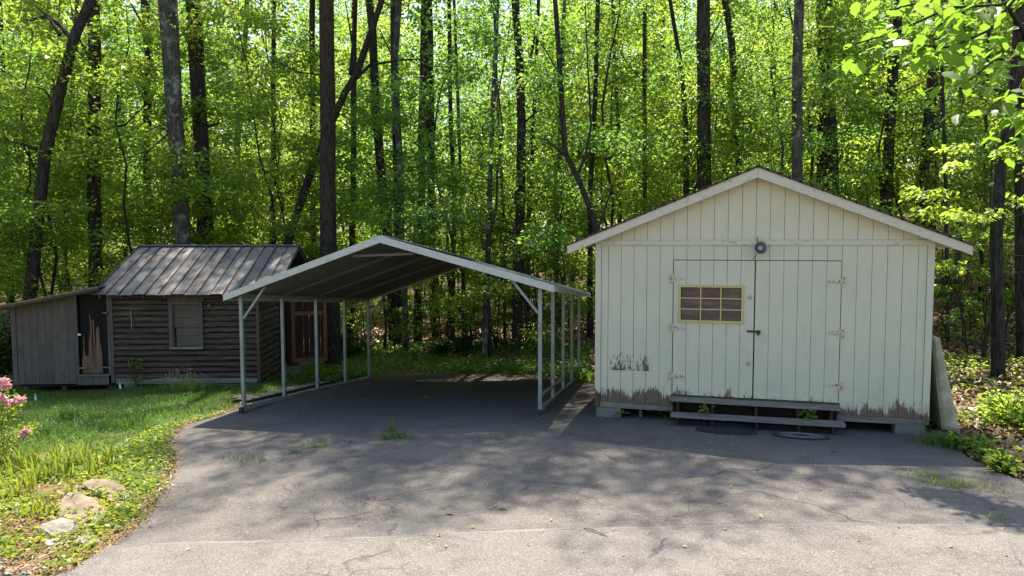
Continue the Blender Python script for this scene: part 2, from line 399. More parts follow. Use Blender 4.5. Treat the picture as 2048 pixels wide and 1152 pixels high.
def asphalt(name, c1, c2, spk):
    k = NT(name, .92, .2); p = k.pos(); px_, py_, pz_ = k.sep(p)
    ag = k.voro(p, 120, 'F1', 'Color'); agv = k.sep(ag)[0]
    fine = k.noise(p, 60, 3, .7); big = k.noise(p, .55, 6, .6); mid = k.noise(p, 2.6, 6, .68)
    c = k.mix(k.step(big, .3, .7), c1, c2)
    c = k.mix(k.math('MULTIPLY', k.step(mid, .45, .72), .55), c, tuple(v*.62 for v in c1))
    st = k.noise(k.scale(p, (.55, 1.0, 1.0)), 1.3, 7, .72, .5)
    c = k.mix(k.math('MULTIPLY', k.step(st, .50, .66), .55), c, tuple(v*.5 for v in c1))
    c = k.mix(k.math('MULTIPLY', k.step(st, .42, .26), .35), c, (.235, .22, .20))
    c = k.mix(k.math('MULTIPLY', k.step(agv, .6, 1.0), spk), c, (.46, .43, .39))
    c = k.mix(k.math('MULTIPLY', k.step(agv, .38, .0), .4), c, (.035, .033, .033))
    c = k.mix(k.math('MULTIPLY', k.step(fine, .5, .7), .25), c, (.05, .048, .047))
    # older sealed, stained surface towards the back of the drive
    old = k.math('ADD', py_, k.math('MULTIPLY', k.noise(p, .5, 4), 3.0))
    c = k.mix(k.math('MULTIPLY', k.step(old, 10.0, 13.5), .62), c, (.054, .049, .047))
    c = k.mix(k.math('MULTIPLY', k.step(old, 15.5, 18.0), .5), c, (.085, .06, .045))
    wv = k.n('VectorMath', operation='ADD'); k.l(p, wv.inputs[0])
    nn = k.n('TexNoise'); k.l(p, nn.inputs[0]); nn.inputs['Scale'].default_value = 1.1; nn.inputs['Detail'].default_value = 5
    k.l(nn.outputs['Color'], wv.inputs[1])
    cr = k.voro(wv.outputs[0], .33, 'DISTANCE_TO_EDGE')
    crack = k.math('MULTIPLY', k.math('SUBTRACT', 1.0, k.step(cr, .002, .009)), k.step(k.noise(p, .7, 3), .45, .58))
    cr2 = k.voro(wv.outputs[0], 1.3, 'DISTANCE_TO_EDGE')
    crack2 = k.math('MULTIPLY', k.math('SUBTRACT', 1.0, k.step(cr2, .004, .016)), k.step(k.noise(p, .5, 3), .53, .62))
    crack = k.math('MAXIMUM', crack, crack2)
    k.col(k.mix(k.math('MULTIPLY', crack, .5), c, (.03, .027, .024)))
    h = k.math('ADD', k.math('MULTIPLY', agv, .5), k.math('ADD', fine, k.math('MULTIPLY', crack, -1.5)))
    k.bump(h, .7, .006); M[name] = k.m
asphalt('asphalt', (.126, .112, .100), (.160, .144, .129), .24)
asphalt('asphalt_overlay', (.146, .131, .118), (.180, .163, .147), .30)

k = NT('ground', .95, .1); p = k.pos(); px_, py_, pz_ = k.sep(p)
lv = k.voro(k.scale(p, (1, 1, 1)), 16, 'F1', 'Color'); lvv = k.sep(lv)[0]
n1 = k.noise(p, 1.2, 5); n2 = k.noise(p, 14, 5, .7)
lit = k.mix(lvv, (.085, .05, .03), (.30, .20, .13)); lit = k.mix(k.math('MULTIPLY', n2, .6), lit, (.045, .03, .02))
soil = k.mix(n2, (.05, .036, .022), (.14, .105, .06))
gr = k.mix(n2, (.035, .065, .012), (.11, .15, .035))
lawn = k.mix(k.math('MULTIPLY', k.step(n1, .5, .68), .55), gr, (.24, .19, .11))
d = k.math('ADD', py_, k.math('MULTIPLY', n1, 2.0))
front = k.math('SUBTRACT', 1.0, k.step(d, 15.0, 17.5))
near = k.math('SUBTRACT', 1.0, k.step(d, 8.6, 9.6))
c = k.mix(front, lit, lawn)
c = k.mix(k.math('MULTIPLY', near, .85), c, k.mix(lvv, soil, (.26, .15, .085)))
k.col(c); k.bump(k.math('ADD', lvv, n2), .8, .03); M['ground'] = k.m

# ------------------------------------------------------------------ ground sheet, drive
def grid_axis(lo, hi, fine_lo, fine_hi, step):
    a = list(np.arange(fine_lo, fine_hi+1e-6, step)); s = step; x = fine_hi
    while x < hi: s *= 1.35; x += s; a.append(min(x, hi))
    s = step; x = fine_lo
    while x > lo: s *= 1.35; x -= s; a.insert(0, max(x, lo))
    return np.array(a)
gx = grid_axis(-900, 900, -32, 16, .4); gy = grid_axis(-900, 900, -2, 34, .4)
XX, YY = np.meshgrid(gx, gy); ZZ = T(XX, YY)
ZZ = ZZ+0.02*np.sin(XX*2.3+1)*np.sin(YY*1.9)*(np.hypot(XX, YY-12) < 60)*sst(YY, 18, 22)
nx, ny = len(gx), len(gy)
ii = np.arange(nx*ny).reshape(ny, nx)
fc = np.stack([ii[:-1, :-1], ii[:-1, 1:], ii[1:, 1:], ii[1:, :-1]], -1).reshape(-1, 4)
gm = np_mesh('ground', np.c_[XX.ravel(), YY.ravel(), ZZ.ravel()], fc, M['ground'])
gm.polygons.foreach_set('use_smooth', [True]*len(gm.polygons))
tag(link('ground', gm), kind='structure')

def sheet(name, poly, mat, lift, thick, rag=0.0, step=.5, kind='structure'):
    """ragged-edged slab that follows the terrain"""
    pts = []
    n = len(poly)
    for i in range(n):
        a, b = np.array(poly[i][:2]), np.array(poly[(i+1) % n][:2]); L = np.linalg.norm(b-a); m = max(1, min(60, int(L/.12)))
        nrm = np.array([-(b-a)[1], (b-a)[0]])/max(L, 1e-6)
        for j in range(m):
            q = a+(b-a)*j/m
            pts.append(q+nrm*rnd.gauss(0, rag))
    bm = bmesh.new()
    f = bm.faces.new([bm.verts.new((p[0], p[1], 0)) for p in pts])
    bmesh.ops.triangulate(bm, faces=[f])
    xs = [p[0] for p in pts]; ys = [p[1] for p in pts]
    for ax, lo, hi in ((0, min(xs), max(xs)), (1, min(ys), max(ys))):
        for c in np.arange(lo+step, hi, step):
            co = [0, 0, 0]; co[ax] = c; no = [0, 0, 0]; no[ax] = 1
            bmesh.ops.bisect_plane(bm, geom=bm.verts[:]+bm.edges[:]+bm.faces[:], plane_co=co, plane_no=no)
    bmesh.ops.recalc_face_normals(bm, faces=bm.faces[:])
    if sum(fc.normal.z for fc in bm.faces) < 0: bmesh.ops.reverse_faces(bm, faces=bm.faces[:])
    for v in bm.verts: v.co.z = Tz(v.co.x, v.co.y)+lift
    r = bmesh.ops.extrude_edge_only(bm, edges=[e for e in bm.edges if e.is_boundary])
    for v in [g for g in r['geom'] if isinstance(g, bmesh.types.BMVert)]: v.co.z -= thick
    me = bpy.data.meshes.new(name); bm.to_mesh(me); bm.free(); me.materials.append(mat)
    return tag(link(name, me), kind=kind)
PX = [(130, 1152), (215, 1100), (285, 1050), (330, 985), (352, 930), (340, 885), (375, 850), (440, 833), (492, 812), (570, 788), (640, 771), (700, 762), (745, 752),
      (820, 752), (900, 749), (1000, 748), (1080, 752), (1160, 768)]
poly = [tuple(ground_at(*q)[:2]) for q in PX]+[(-1.5, 15.5), (.5, 14), (3.0, 13.2)]
poly += [tuple(ground_at(*q)[:2]) for q in ((1866, 868), (1895, 892), (1945, 922), (2000, 948), (2060, 972))]+[(8.5, 6.5), (12, 2), (12, -14), (-6, -14)]
poly = poly[::-1]
LEFT_EDGE = np.array([ground_at(*q)[:2] for q in PX])
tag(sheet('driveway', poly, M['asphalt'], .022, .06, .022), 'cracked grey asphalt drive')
ov = [tuple(ground_at(*q)[:2]) for q in ((150, 1146), (215, 1103), (330, 1096), (560, 1092), (800, 1084), (1000, 1073), (1200, 1066), (1450, 1062), (1700, 1058), (1900, 1060), (2060, 1066))]
ov += [(8.5, 5.6), (12, 1.6), (12, -13.8), (-5.5, -13.8)]
k = NT('asphalt_worn', .92, .2); p = k.pos(); n1 = k.noise(p, 45, 5, .75); n2 = k.noise(p, 1.7, 4, .6)
k.col(k.mix(k.step(n2, .35, .65), k.mix(n1, (.08, .074, .07), (.20, .185, .172)), k.mix(n1, (.13, .12, .112), (.27, .252, .235)))); k.bump(n1, .6, .006); M['asphalt_worn'] = k.m
SEAM = [np.array(q) for q in ov[:11]]
tag(sheet('driveway_overlay', ov[::-1], M['asphalt_overlay'], .038, .03, .006), 'newer asphalt layer with a raised seam')

fine_s = []
for i in range(len(SEAM)-1):
    for q in range(40): fine_s.append(SEAM[i]+(SEAM[i+1]-SEAM[i])*q/40)
vs, fs = [], []; wob = 0.0
for i, q in enumerate(fine_s):
    wob = .97*wob+rnd.gauss(0, .003); w = .018+.022*abs(math.sin(i*.083)*math.sin(i*.031+1))+rnd.uniform(0, .010); y0 = q[1]+wob+.008
    for (dy, dz) in ((w*.9, .016), (w*.45, .038), (0, .046), (-w*.6, .042), (-w*1.2, .034)):
        vs.append((q[0], y0+dy, Tz(q[0], y0+dy)+dz+rnd.gauss(0, .001)))
for i in range(len(fine_s)-1):
    for j in range(4): fs.append((i*5+j, (i+1)*5+j, (i+1)*5+j+1, i*5+j+1)[::-1])
tag(MB().add(vs, fs).build('driveway_seam', M['asphalt_worn'], None, True), 'pale worn lip along the asphalt seam', kind='structure')

# ------------------------------------------------------------------ white shed
SX, SY = -1.7364, 11.709
shed = thing('garden_shed', 'white board shed with peeling paint, double doors and gable roof', 'shed', (SX, SY, 0))
W_, DEP = 4.88, 5.2
SL, EV, OV = 0.406, -0.43, 0.20                      # roof slope, eave x, front overhang
def ztop(x): return 2.70+(min(x, W_-x)-EV)*SL
zdeck = lambda x: ztop(x)-.045
bw = W_/24
box('wall_core', (.02, W_-.02, .012, .06, .17, 2.78), M['groove'], shed)
MB().prism([(.02, 2.781), (W_-.02, 2.781), (W_/2, zdeck(W_/2)-.02)], .012, .06).build('gable_core', M['groove'], shed)
def board(parent, x0, x1, z0, z1, y0=-.016, y1=.008, name='siding_board'):
    dy = rnd.uniform(-.0015, .0015); g = rnd.uniform(.0022, .0034)
    return box(name, (x0+g, x1-g, y0+dy, y1, z0, z1), M['white_paint'], parent)
for i in range(24):
    x0, x1 = i*bw, (i+1)*bw
    if i == 0: x0 = .09
    if i == 23: x1 = W_-.09
    if i < 6 or i >= 18: board(shed, x0, x1, .172, 2.700)
    else:
        board(shed, x0, x1, 2.478, 2.700)
for i in range(24):                                     # gable boards, cut to the rake
    x0, x1 = i*bw+.003, (i+1)*bw-.003; dy = rnd.uniform(-.0015, .0015)
    pol = [(x0, 2.782), (x1, 2.782), (x1, max(2.79, zdeck(x1)-.003)), (x0, max(2.79, zdeck(x0)-.003))]
    MB().prism(pol, -.013+dy, .008).build('gable_board', M['white_paint'], shed)
for s_, nm in ((0, 'left'), (1, 'right')):              # side walls
    for i in range(26):
        y0, y1 = .06+i*.197, .06+(i+1)*.197
        xx = (-.0, .022) if s_ == 0 else (W_-.022, W_+.0)
        box('siding_board', (xx[0], xx[1], y0+.004, y1-.004, .12, zdeck(0)-.02), M['white_paint'], shed)
    xx = (.03, .06) if s_ == 0 else (W_-.06, W_-.03)
    box('side_core', (xx[0], xx[1], .07, DEP-.02, .13, 2.6), M['dark_inside'], shed)
box('rear_wall', (.0, W_, DEP, DEP+.03, .12, 2.7), M['white_paint'], shed)
MB().prism([(0, 2.701), (W_, 2.701), (W_/2, zdeck(W_/2)-.01)], DEP, DEP+.03).build('rear_gable', M['white_paint'], shed)
box('floor_deck', (.05, W_-.05, .07, DEP-.05, .10, .165), M['brown_wood'], shed)
box('gable_band', (.06, W_-.06, -.036, -.0165, 2.702, 2.780), M['trim_paint'], shed)
box('corner_trim', (-.002, .088, -.034, .0, .30, 2.775), M['white_paint'], shed)
tag(box('corner_trim', (-.004, .086, -.032, .0, .085, .298), M['brown_wood'], shed), 'bare brown patch of corner trim near the ground')
box('corner_trim', (W_-.088, W_+.002, -.034, .0, .085, 2.775), M['white_paint'], shed)
box('skirt_board', (.089, .62, -.038, .0, .082, .170), M['grey_wood'], shed, .002)
box('skirt_board', (.624, 1.55, -.040, .0, .078, .166), M['grey_wood'], shed, .002)
box('skirt_board', (3.45, W_-.090, -.038, .0, .080, .168), M['grey_wood'], shed, .002)
box('door_sill', (1.2, 3.68, -.02, .05, .20, .342), M['brown_wood'], shed)
# doors
for side, xa in (('left', 1.2275), ('right', 2.4475)):
    dr = link('door', None, shed)
    dr['label'] = 'left shed door with yellow nine-pane window' if side == 'left' else 'plain right shed door'
    w6 = 1.205/6
    for i in range(6):
        x0, x1 = xa+i*w6, xa+(i+1)*w6
        if side == 'left' and x1 > 1.31 and x0 < 2.275:
            # boards cut round the window
            board(dr, x0, x1, .350, 1.515, -.030, -.004, 'door_board')
            board(dr, x0, x1, 2.075, 2.466, -.030, -.004, 'door_board')
            if x0 < 1.31: board(dr, x0, 1.318, 1.516, 2.074, -.030, -.004, 'door_board')
            if x1 > 2.27: board(dr, 2.262, x1, 1.516, 2.074, -.030, -.004, 'door_board')
        else:
            board(dr, x0, x1, .350, 2.466, -.030, -.004, 'door_board')
    box('door_core', (xa+.01, xa+1.195, -.003, .010, .352, 2.464), M['groove'], dr)
    if side == 'left':
        wx0, wx1, wz0, wz1 = 1.305, 2.280, 1.503, 2.086
        fr = MB()
        fr.box(wx0, wx1, -.050, -.012, wz0, wz0+.036).box(wx0, wx1, -.050, -.012, wz1-.036, wz1)
        fr.box(wx0, wx0+.036, -.049, -.012, wz0+.036, wz1-.036).box(wx1-.036, wx1, -.049, -.012, wz0+.036, wz1-.036)
        wf = fr.build('window_frame', M['yellow_frame'], dr)
        cw, ch = (wx1-wx0-.072)/3, (wz1-wz0-.072)/3
        for a in (1, 2):
            box('muntin', (wx0+.036+cw*a-.009, wx0+.036+cw*a+.009, -.044, -.014, wz0+.036, wz1-.036), M['yellow_frame'], dr)
            box('muntin', (wx0+.036, wx1-.036, -.042, -.016, wz0+.036+ch*a-.008, wz0+.036+ch*a+.008), M['yellow_frame'], dr)
        for a in range(3):
            for b in range(3):
                x0, z0 = wx0+.036+cw*a, wz0+.036+ch*b
                box('pane', (x0+.010, x0+cw-.010, -.026, -.020, z0+.009, z0+ch-.009), M['window_glass'], dr)
        for z in (1.911, .891):
            mm = Matrix.Translation((2.371, -.031, z)) @ Matrix.Rotation(math.pi/2, 4, 'X')
            MB().lathe([(.026, 0), (.026, .006), (.012, .010), (.012, .02), (.022, .026), (.022, .036), (.0, .040)], 14, mm).build('knob', M['rust_hinge'], dr, True)
        hs = MB().box(2.335, 2.535, -.044, -.031, 1.372, 1.402).build('hasp', M['dark_metal'], dr)
        MB().box(2.478, 2.522, -.078, -.046, 1.335, 1.378).tube([(2.487, -.06, 1.378), (2.487, -.06, 1.40), (2.50, -.06, 1.412), (2.513, -.06, 1.40), (2.513, -.06, 1.378)], [.005]*5, 6).build('padlock', M['dark_metal'], hs)
    for z in ((2.185, 1.40, .637) if side == 'left' else (2.162, 1.396, .604)):
        h = MB(); xc = 1.225 if side == 'left' else 3.6555; sg = 1 if side == 'left' else -1
        h.box(min(xc, xc-sg*.055), max(xc, xc-sg*.055), -.039, -.031, z-.065, z+.065)
        h.tube([(xc, -.037, z-.066), (xc, -.037, z+.066)], [.009, .009], 8)
        h.prism([(xc+sg*.008, z-.035), (xc+sg*.19, z-.010), (xc+sg*.19, z+.010), (xc+sg*.008, z+.035)][::sg], -.037, -.031)
        h.build('hinge', M['rust_hinge'], dr)
# roof
yf, yb = -OV, DEP+.2
for sgn in (0, 1):
    def X(x): return x if sgn == 0 else W_-x
    MB().prism([(X(EV), ztop(EV)-.045), (X(W_/2-.002), ztop(W_/2)-.045), (X(W_/2-.002), ztop(W_/2)-.012), (X(EV), ztop(EV)-.012)][::1 if sgn == 0 else -1], yf+.026, yb).build('roof_deck', M['trim_paint'], shed)
    MB().prism([(X(EV), ztop(EV)-.135), (X(W_/2-.003), ztop(W_/2)-.155), (X(W_/2-.003), ztop(W_/2)-.004), (X(EV), ztop(EV)-.006)][::1 if sgn == 0 else -1], yf, yf+.025).build('rake_board', M['trim_paint'], shed)
    rl = MB()
    n = 19; run = W_/2-EV+.02
    for c in range(n):
        xa, xb = EV-.02+run*c/n, EV-.02+run*(c+1)/n+.03
        za = 2.70+(xa-EV)*SL; zb = 2.70+(xb-EV)*SL
        xa, xb = X(xa), X(xb)
        y0, y1 = yf-.018, yb+.02
        sh = MB()
        m = 9
        for q in range(m):
            ya, yb2 = y0+(y1-y0)*q/m, y0+(y1-y0)*(q+1)/m-.006; d = rnd.uniform(0, .006)
            pol = [(xa, za+.030+d), (xb, zb+.016), (xb, zb-.008), (xa, za-.004)]
            if sgn == 0: pol = pol[::-1]
            sh.prism(pol, ya, yb2)
        sh.build('shingle_course', M['shingle'], shed)
# ridge of debris on the roof edge is shingle moss; lamp above the doors
lp = link('flood_lamp', None, shed); lp['label'] = 'round metal lamp above the doors'
mm = Matrix.Translation((2.49, -.055, 2.645)) @ Matrix.Rotation(math.radians(78), 4, 'X') @ Matrix.Rotation(math.radians(8), 4, 'Y') @ Matrix.Scale(1.08, 4)
MB().lathe([(.03, -.03), (.045, .02), (.085, .085), (.093, .10), (.088, .10), (.075, .075), (.04, .03), (.0, .028)], 24, mm).build('reflector', M['lamp_dish'], lp, True)
MB().lathe([(.0, .03), (.03, .032), (.043, .06), (.035, .085), (.0, .095)], 16, mm).build('bulb', M['lens'], lp, True)
MB().tube([(2.47, -.03, 2.83), (2.455, -.045, 2.78), (2.485, -.05, 2.74), (2.49, -.04, 2.70)], [.006]*4, 6).tube([(2.41, -.035, 2.487), (2.45, -.06, 2.57)], [.006]*2, 6).build('cable', M['dark_metal'], lp)
# steps, footings
box('step_plank', (1.215, 3.655, -.225, -.042, .272, .322), M['grey_wood'], shed, .004)
box('step_plank', (1.225, 3.70, -.425, -.235, .072, .124), M['grey_wood'], shed, .004)
for x in (1.30, 1.82, 2.46, 3.05, 3.52):
    MB().box(x, x+.045, -.21, -.053, -.045, .270).box(x+.002, x+.043, -.40, -.212, -.045, .070).build('step_support', M['door_panel_wood'], shed)
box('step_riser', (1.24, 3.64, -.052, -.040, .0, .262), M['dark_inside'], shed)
for x in (.02, 4.44): box('footing_block', (x, x+.40, -.03, .18, -.10, .077), M['concrete'], shed, .003)
for x in (.0, 4.46): box('footing_block', (x, x+.40, DEP-.3, DEP-.1, -.45, .099), M['concrete'], shed)
for x in (.70, 2.0, 3.3): box('prop_post', (x, x+.045, .12, .165, -.10, .099), M['grey_wood'], shed)
for x in (1.6, 3.2): box('footing_block', (x, x+.40, 2.4, 2.6, -.3, .099), M['concrete'], shed)

# mattress leaning on the shed's side
mt = thing('mattress', 'old quilted beige mattress leaning against the side of the white shed', 'mattress', (SX+W_, SY, 0))
mmb = bmesh.new()
ng, mgrid = 26, 14
prof = [(.215, .02), (.44, -.035), (.13, 1.355), (.03, 1.40)]
def mpt(u, v, side):
    # u along the height, v along the length (depth)
    a = Vector((prof[0][0], 0, prof[0][1])).lerp(Vector((prof[3][0], 0, prof[3][1])), u)
    b = Vector((prof[1][0], 0, prof[1][1])).lerp(Vector((prof[2][0], 0, prof[2][1])), u)
    return a if side == 0 else b
body = MB()
rows, cols = 30, 8
# end panel facing the drive, quilted
for i in range(rows+1):
    for j in range(cols+1):
        u, v = i/rows, j/cols
        p = mpt(u, 0, 0).lerp(mpt(u, 0, 1), v)
        q = .012*abs(math.sin((u*17+v*2.2)*math.pi))*abs(math.sin((u*17-v*2.2)*math.pi))
        e = min(v, 1-v, u*4, (1-u)*4, .25)/.25
        body.v.append((p.x, .10-.05*math.sqrt(max(e, 0.0))-q*2.0, p.z))
for i in range(rows):
    for j in range(cols):
        a = i*(cols+1)+j; body.f.append((a, a+1, a+cols+2, a+cols+1))
body.build('end_panel', M['mattress_cloth'], mt, True)
sl_ = MB(); A0, B0, A1, B1 = mpt(0, 0, 0), mpt(0, 0, 1), mpt(1, 0, 0), mpt(1, 0, 1)
sl_.add([(p.x, y, p.z) for y in (.101, 1.5) for p in (A0, B0, B1, A1)], [(0, 3, 2, 1), (4, 5, 6, 7), (0, 1, 5, 4), (1, 2, 6, 5), (2, 3, 7, 6), (3, 0, 4, 7)])
sl_.build('slab', M['mattress_cloth'], mt)
pip = MB().tube([(p.x, .098, p.z) for p in (A0, B0, B1, A1, A0)], [.010]*5, 6); pip.build('piping', M['mattress_cloth'], mt)

# round rubber mats in front of the steps
for nm, lab, c, rx, ry, rings in (('door_mat', 'plain black oval mat below the left end of the steps', (.305, 11.10), .44, .19, 2), ('door_mat', 'black oval mat with raised rings below the right half of the steps', (1.335, 11.06), .39, .17, 6)):
    z = Tz(*c)+.022; o = thing(nm, lab, 'mat', (c[0], c[1], z), rnd.uniform(-.08, .0))
    b = MB().lathe([(1, .002), (1, .018), (.97, .024), (0, .022)], 36); b.v = [(x*rx, y*ry, zz) for x, y, zz in b.v]; b.build('base', M['black_rubber'], o)
    for r in range(rings):
        R0 = .93-r*.13; rr = MB(); n = 36
        vs = []
        for q in range(n):
            t = 2*math.pi*q/n
            for (dr, dz) in ((-.018, .022), (-.010, .03), (.010, .03), (.018, .022)): vs.append(((R0+dr)*rx*math.cos(t), (R0+dr)*ry*math.sin(t), dz))
        rr.add(vs, [(q*4+i, ((q+1) % n)*4+i, ((q+1) % n)*4+i+1, q*4+i+1) for q in range(n) for i in range(3)]).build('ring', M['concrete'] if rings > 3 and r < 5 and r != 0 else M['black_rubber'], o)

# ------------------------------------------------------------------ carport (stands on the sloping drive)
CX, CY, CYAW, CW, CL = -8.0959, 11.3841, 0.0591, 5.45, 5.783
CZ0, CA, CB, CH = -0.3203, 0.0393, -0.0909, 2.116
cp = thing('carport', 'open metal carport with low gable roof on ten steel posts', 'carport', (CX, CY, CZ0), CYAW)
def cz(u, v, h): return (u, v, CA*u+CB*v+h)
def cbar(name, a, b, w, h, mat='galv', parent=None, up=(0, 0, 1)): return MB().bar(cz(*a), cz(*b), w, h, up).build(name, M[mat], parent or cp)
S = .06
for u in (0, CW):
    cbar('base_rail', (u, -.05, .075), (u, CL+.06, .080), S+.004, .075)
    cbar('eave_rail', (u, -.02, CH), (u, CL+.03, CH), S, S)
    for i in range(5):
        v = CL*i/4
        cbar('post', (u, v, .112), (u, v, CH-.031), S, S, up=(0, 1, 0))
    d = 1 if u == 0 else -1
    for v in ((0, CL) if u == 0 else (0,)):
        cbar('knee_brace', (u+d*.035, v, CH-.42), (u+d*.50, v, CH+.17), .04, .04, up=(0, 1, 0))
    MB().box(-.034, .034, -.03, .03, -.03, .07).build('post_shoe', M['dark_metal'], cp, loc=cz(u, -.082, .02))
cbar('kick_rail', (CW-.002, .032, .31), (CW-.002, CL/2-.032, .33), .045, .045)
AP = 3.05; E0 = 2.13; OU = .25; MID = CW/2
def roofz(u): return AP-(abs(u-MID))/(MID+OU)*(AP-E0)
for i in range(5):                                       # roof bows
    v = CL*i/4
    for a, b in (((-OU+.12), MID), (CW+OU-.12, MID)):
        cbar('rafter', (a, v, roofz(a)-.065), (b, v, roofz(b)-.065), .055, .055, 'rafter_steel')
    if i == 0: cbar('collar_tie', (MID-.55, v, roofz(MID-.55)-.13), (MID+.55, v, roofz(MID+.55)-.13), .04, .04, 'rafter_steel')
v0, v1 = -.15, CL+.17
npan = 7
for sgn in (-1, 1):                                      # ribbed sheets laid along the length
    for q in range(npan):
        t0, t1 = q/npan, (q+1)/npan
        ua, ub = MID+sgn*t0*(MID+OU), MID+sgn*t1*(MID+OU)
        pr_ = []; nr = 6
        for r in range(nr+1):
            s_ = r/nr; u = ua+(ub-ua)*s_
            for (ds, dz) in ((-.10, 0), (-.05, .014), (.05, .014), (.10, 0)):
                ss = s_+ds/nr*2
                if 0 <= ss <= 1: pr_.append((ua+(ub-ua)*ss, dz))
        pr_ = sorted(set(pr_+[(ua-sgn*.01*(q > 0), .014), (ub+sgn*.002, .014)]), key=lambda t: t[0]*sgn)
        b = MB(); n = len(pr_)
        vs = [cz(u, v, roofz(u)-.030+dz) for v in (v0, v1) for u, dz in pr_]+[cz(u, v, roofz(u)-.034+dz) for v in (v0, v1) for u, dz in pr_]
        b.add(vs, [(i, i+1, n+i+1, n+i) for i in range(n-1)]+[(2*n+i, 3*n+i, 3*n+i+1, 2*n+i+1) for i in range(n-1)])
        b.build('roof_panel', M['carport_panel'], cp)
for v, nm in ((v0-.012, 'front'), (v1+.012, 'rear')):
    for sgn in (-1, 1):
        e = MID+sgn*(MID+OU)
        a, bb = cz(e, v, E0-.040), cz(MID, v, AP-.040)
        MB().add([cz(e, v-.01, E0-.105), cz(e, v+.01, E0-.105), cz(e, v+.01, E0+.012), cz(e, v-.01, E0+.012), cz(MID, v-.01, AP-.105), cz(MID, v+.01, AP-.105), cz(MID, v+.01, AP+.016), cz(MID, v-.01, AP+.016)],
                 [(0, 1, 2, 3), (7, 6, 5, 4), (0, 4, 5, 1), (1, 5, 6, 2), (2, 6, 7, 3), (3, 7, 4, 0)]).build('gable_trim', M['carport_trim'], cp)
for e in (-OU-.006, CW+OU+.006):
    cbar('eave_trim', (e, v0, E0-.052), (e, v1, E0-.052), .012, .085, 'carport_trim')
cbar('ridge_cap', (MID, v0+.0, AP+.006), (MID, v1, AP+.006), .22, .012, 'carport_trim')

# ladder lying beside the left rail
def lz(u, v, h): 
    return Vector(cz(u, v, h))
ld = thing('ladder', 'extension ladder lying on the grass along the carport rail', 'ladder', (CX, CY, CZ0), CYAW)
for off in (-.36, -.66):
    MB().bar(cz(off+.04, .62, .105), cz(off, 4.55, .105), .030, .055).build('rail', M['dark_metal'], ld)
for i in range(13):
    v = .78+i*.285; f = .04*(1-(v-.62)/3.93)
    MB().bar(cz(-.66+f, v, .138), cz(-.36+f, v, .138), .055, .022).build('rung', M['bright_metal'], ld)

# ------------------------------------------------------------------ old cabin with lean-to
CP0 = (-9.73, 14.29, -0.48)
cb = thing('board_cabin', 'weathered dark board cabin with rusty metal roof and shuttered window', 'cabin', CP0, math.atan2(.307, .952))
WL, DP, HW = -3.28, 4.1, 2.1
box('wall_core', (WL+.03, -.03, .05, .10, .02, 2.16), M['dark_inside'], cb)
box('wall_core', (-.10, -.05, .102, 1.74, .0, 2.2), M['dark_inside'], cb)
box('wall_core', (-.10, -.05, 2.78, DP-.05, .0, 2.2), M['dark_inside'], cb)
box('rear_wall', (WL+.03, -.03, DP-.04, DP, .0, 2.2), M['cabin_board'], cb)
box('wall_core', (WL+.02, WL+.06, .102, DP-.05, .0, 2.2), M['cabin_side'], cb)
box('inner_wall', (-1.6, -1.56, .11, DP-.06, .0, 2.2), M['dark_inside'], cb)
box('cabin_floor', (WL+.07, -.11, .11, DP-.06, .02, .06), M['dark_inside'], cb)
nrow = 15; rh = (2.10-.18)/nrow
def lap(name, L0, L1, z0, z1, mat, axis, out=.0, tilt=.0):
    """bevelled lap board; axis x: on the front wall, y: on the right side wall"""
    m = 7; vs = []
    for q in range(m+1):
        s_ = q/m; l = L0+(L1-L0)*s_; wv = rnd.uniform(-.015, .012); dz = tilt*s_
        sag = rnd.uniform(-.012, .012)
        hh_ = z1-z0-.016
        for (d, z) in ((.004, z0+wv+dz), (.040+sag, z0+wv+dz+.006), (.062+sag, z0+wv+dz+hh_*.32), (.052+sag, z0+dz+hh_*.68), (.018, z0+dz+hh_), (-.006, z0+dz+hh_)):
            d += out
            vs.append((l, -d+.048, z) if axis == 'x' else (d-.048, l, z))
    fs = [(q*6+i, (q+1)*6+i, (q+1)*6+(i+1) % 6, q*6+(i+1) % 6) for q in range(m) for i in range(6)]
    if axis == 'x': fs = [f[::-1] for f in fs]
    e0, e1 = tuple(range(6)), tuple(m*6+i for i in range(5, -1, -1))
    fs += [e0, e1] if axis == 'x' else [e0[::-1], e1[::-1]]
    MB().add(vs, [tuple(reversed(f)) for f in fs]).build(name, M[mat], cb)
for r in range(nrow):
    z0 = .18+r*rh; z1 = z0+rh+.001
    if z1 > .86 and z0 < 1.86:
        lap('siding_board', WL+.10, -1.965, z0, z1, 'cabin_board', 'x', rnd.uniform(0, .008)); lap('siding_board', -1.205, -.055, z0, z1, 'cabin_board', 'x', rnd.uniform(0, .008))
    else:
        br = rnd.uniform(-2.4, -.9)
        if r % 3 == 0: lap('siding_board', WL+.10, br, z0, z1, 'cabin_board', 'x', rnd.uniform(0, .008)); lap('siding_board', br+.004, -.055, z0, z1, 'cabin_board', 'x', rnd.uniform(0, .008))
        else: lap('siding_board', WL+.10, -.055, z0, z1, 'cabin_board', 'x', rnd.uniform(0, .008))
nside = 15
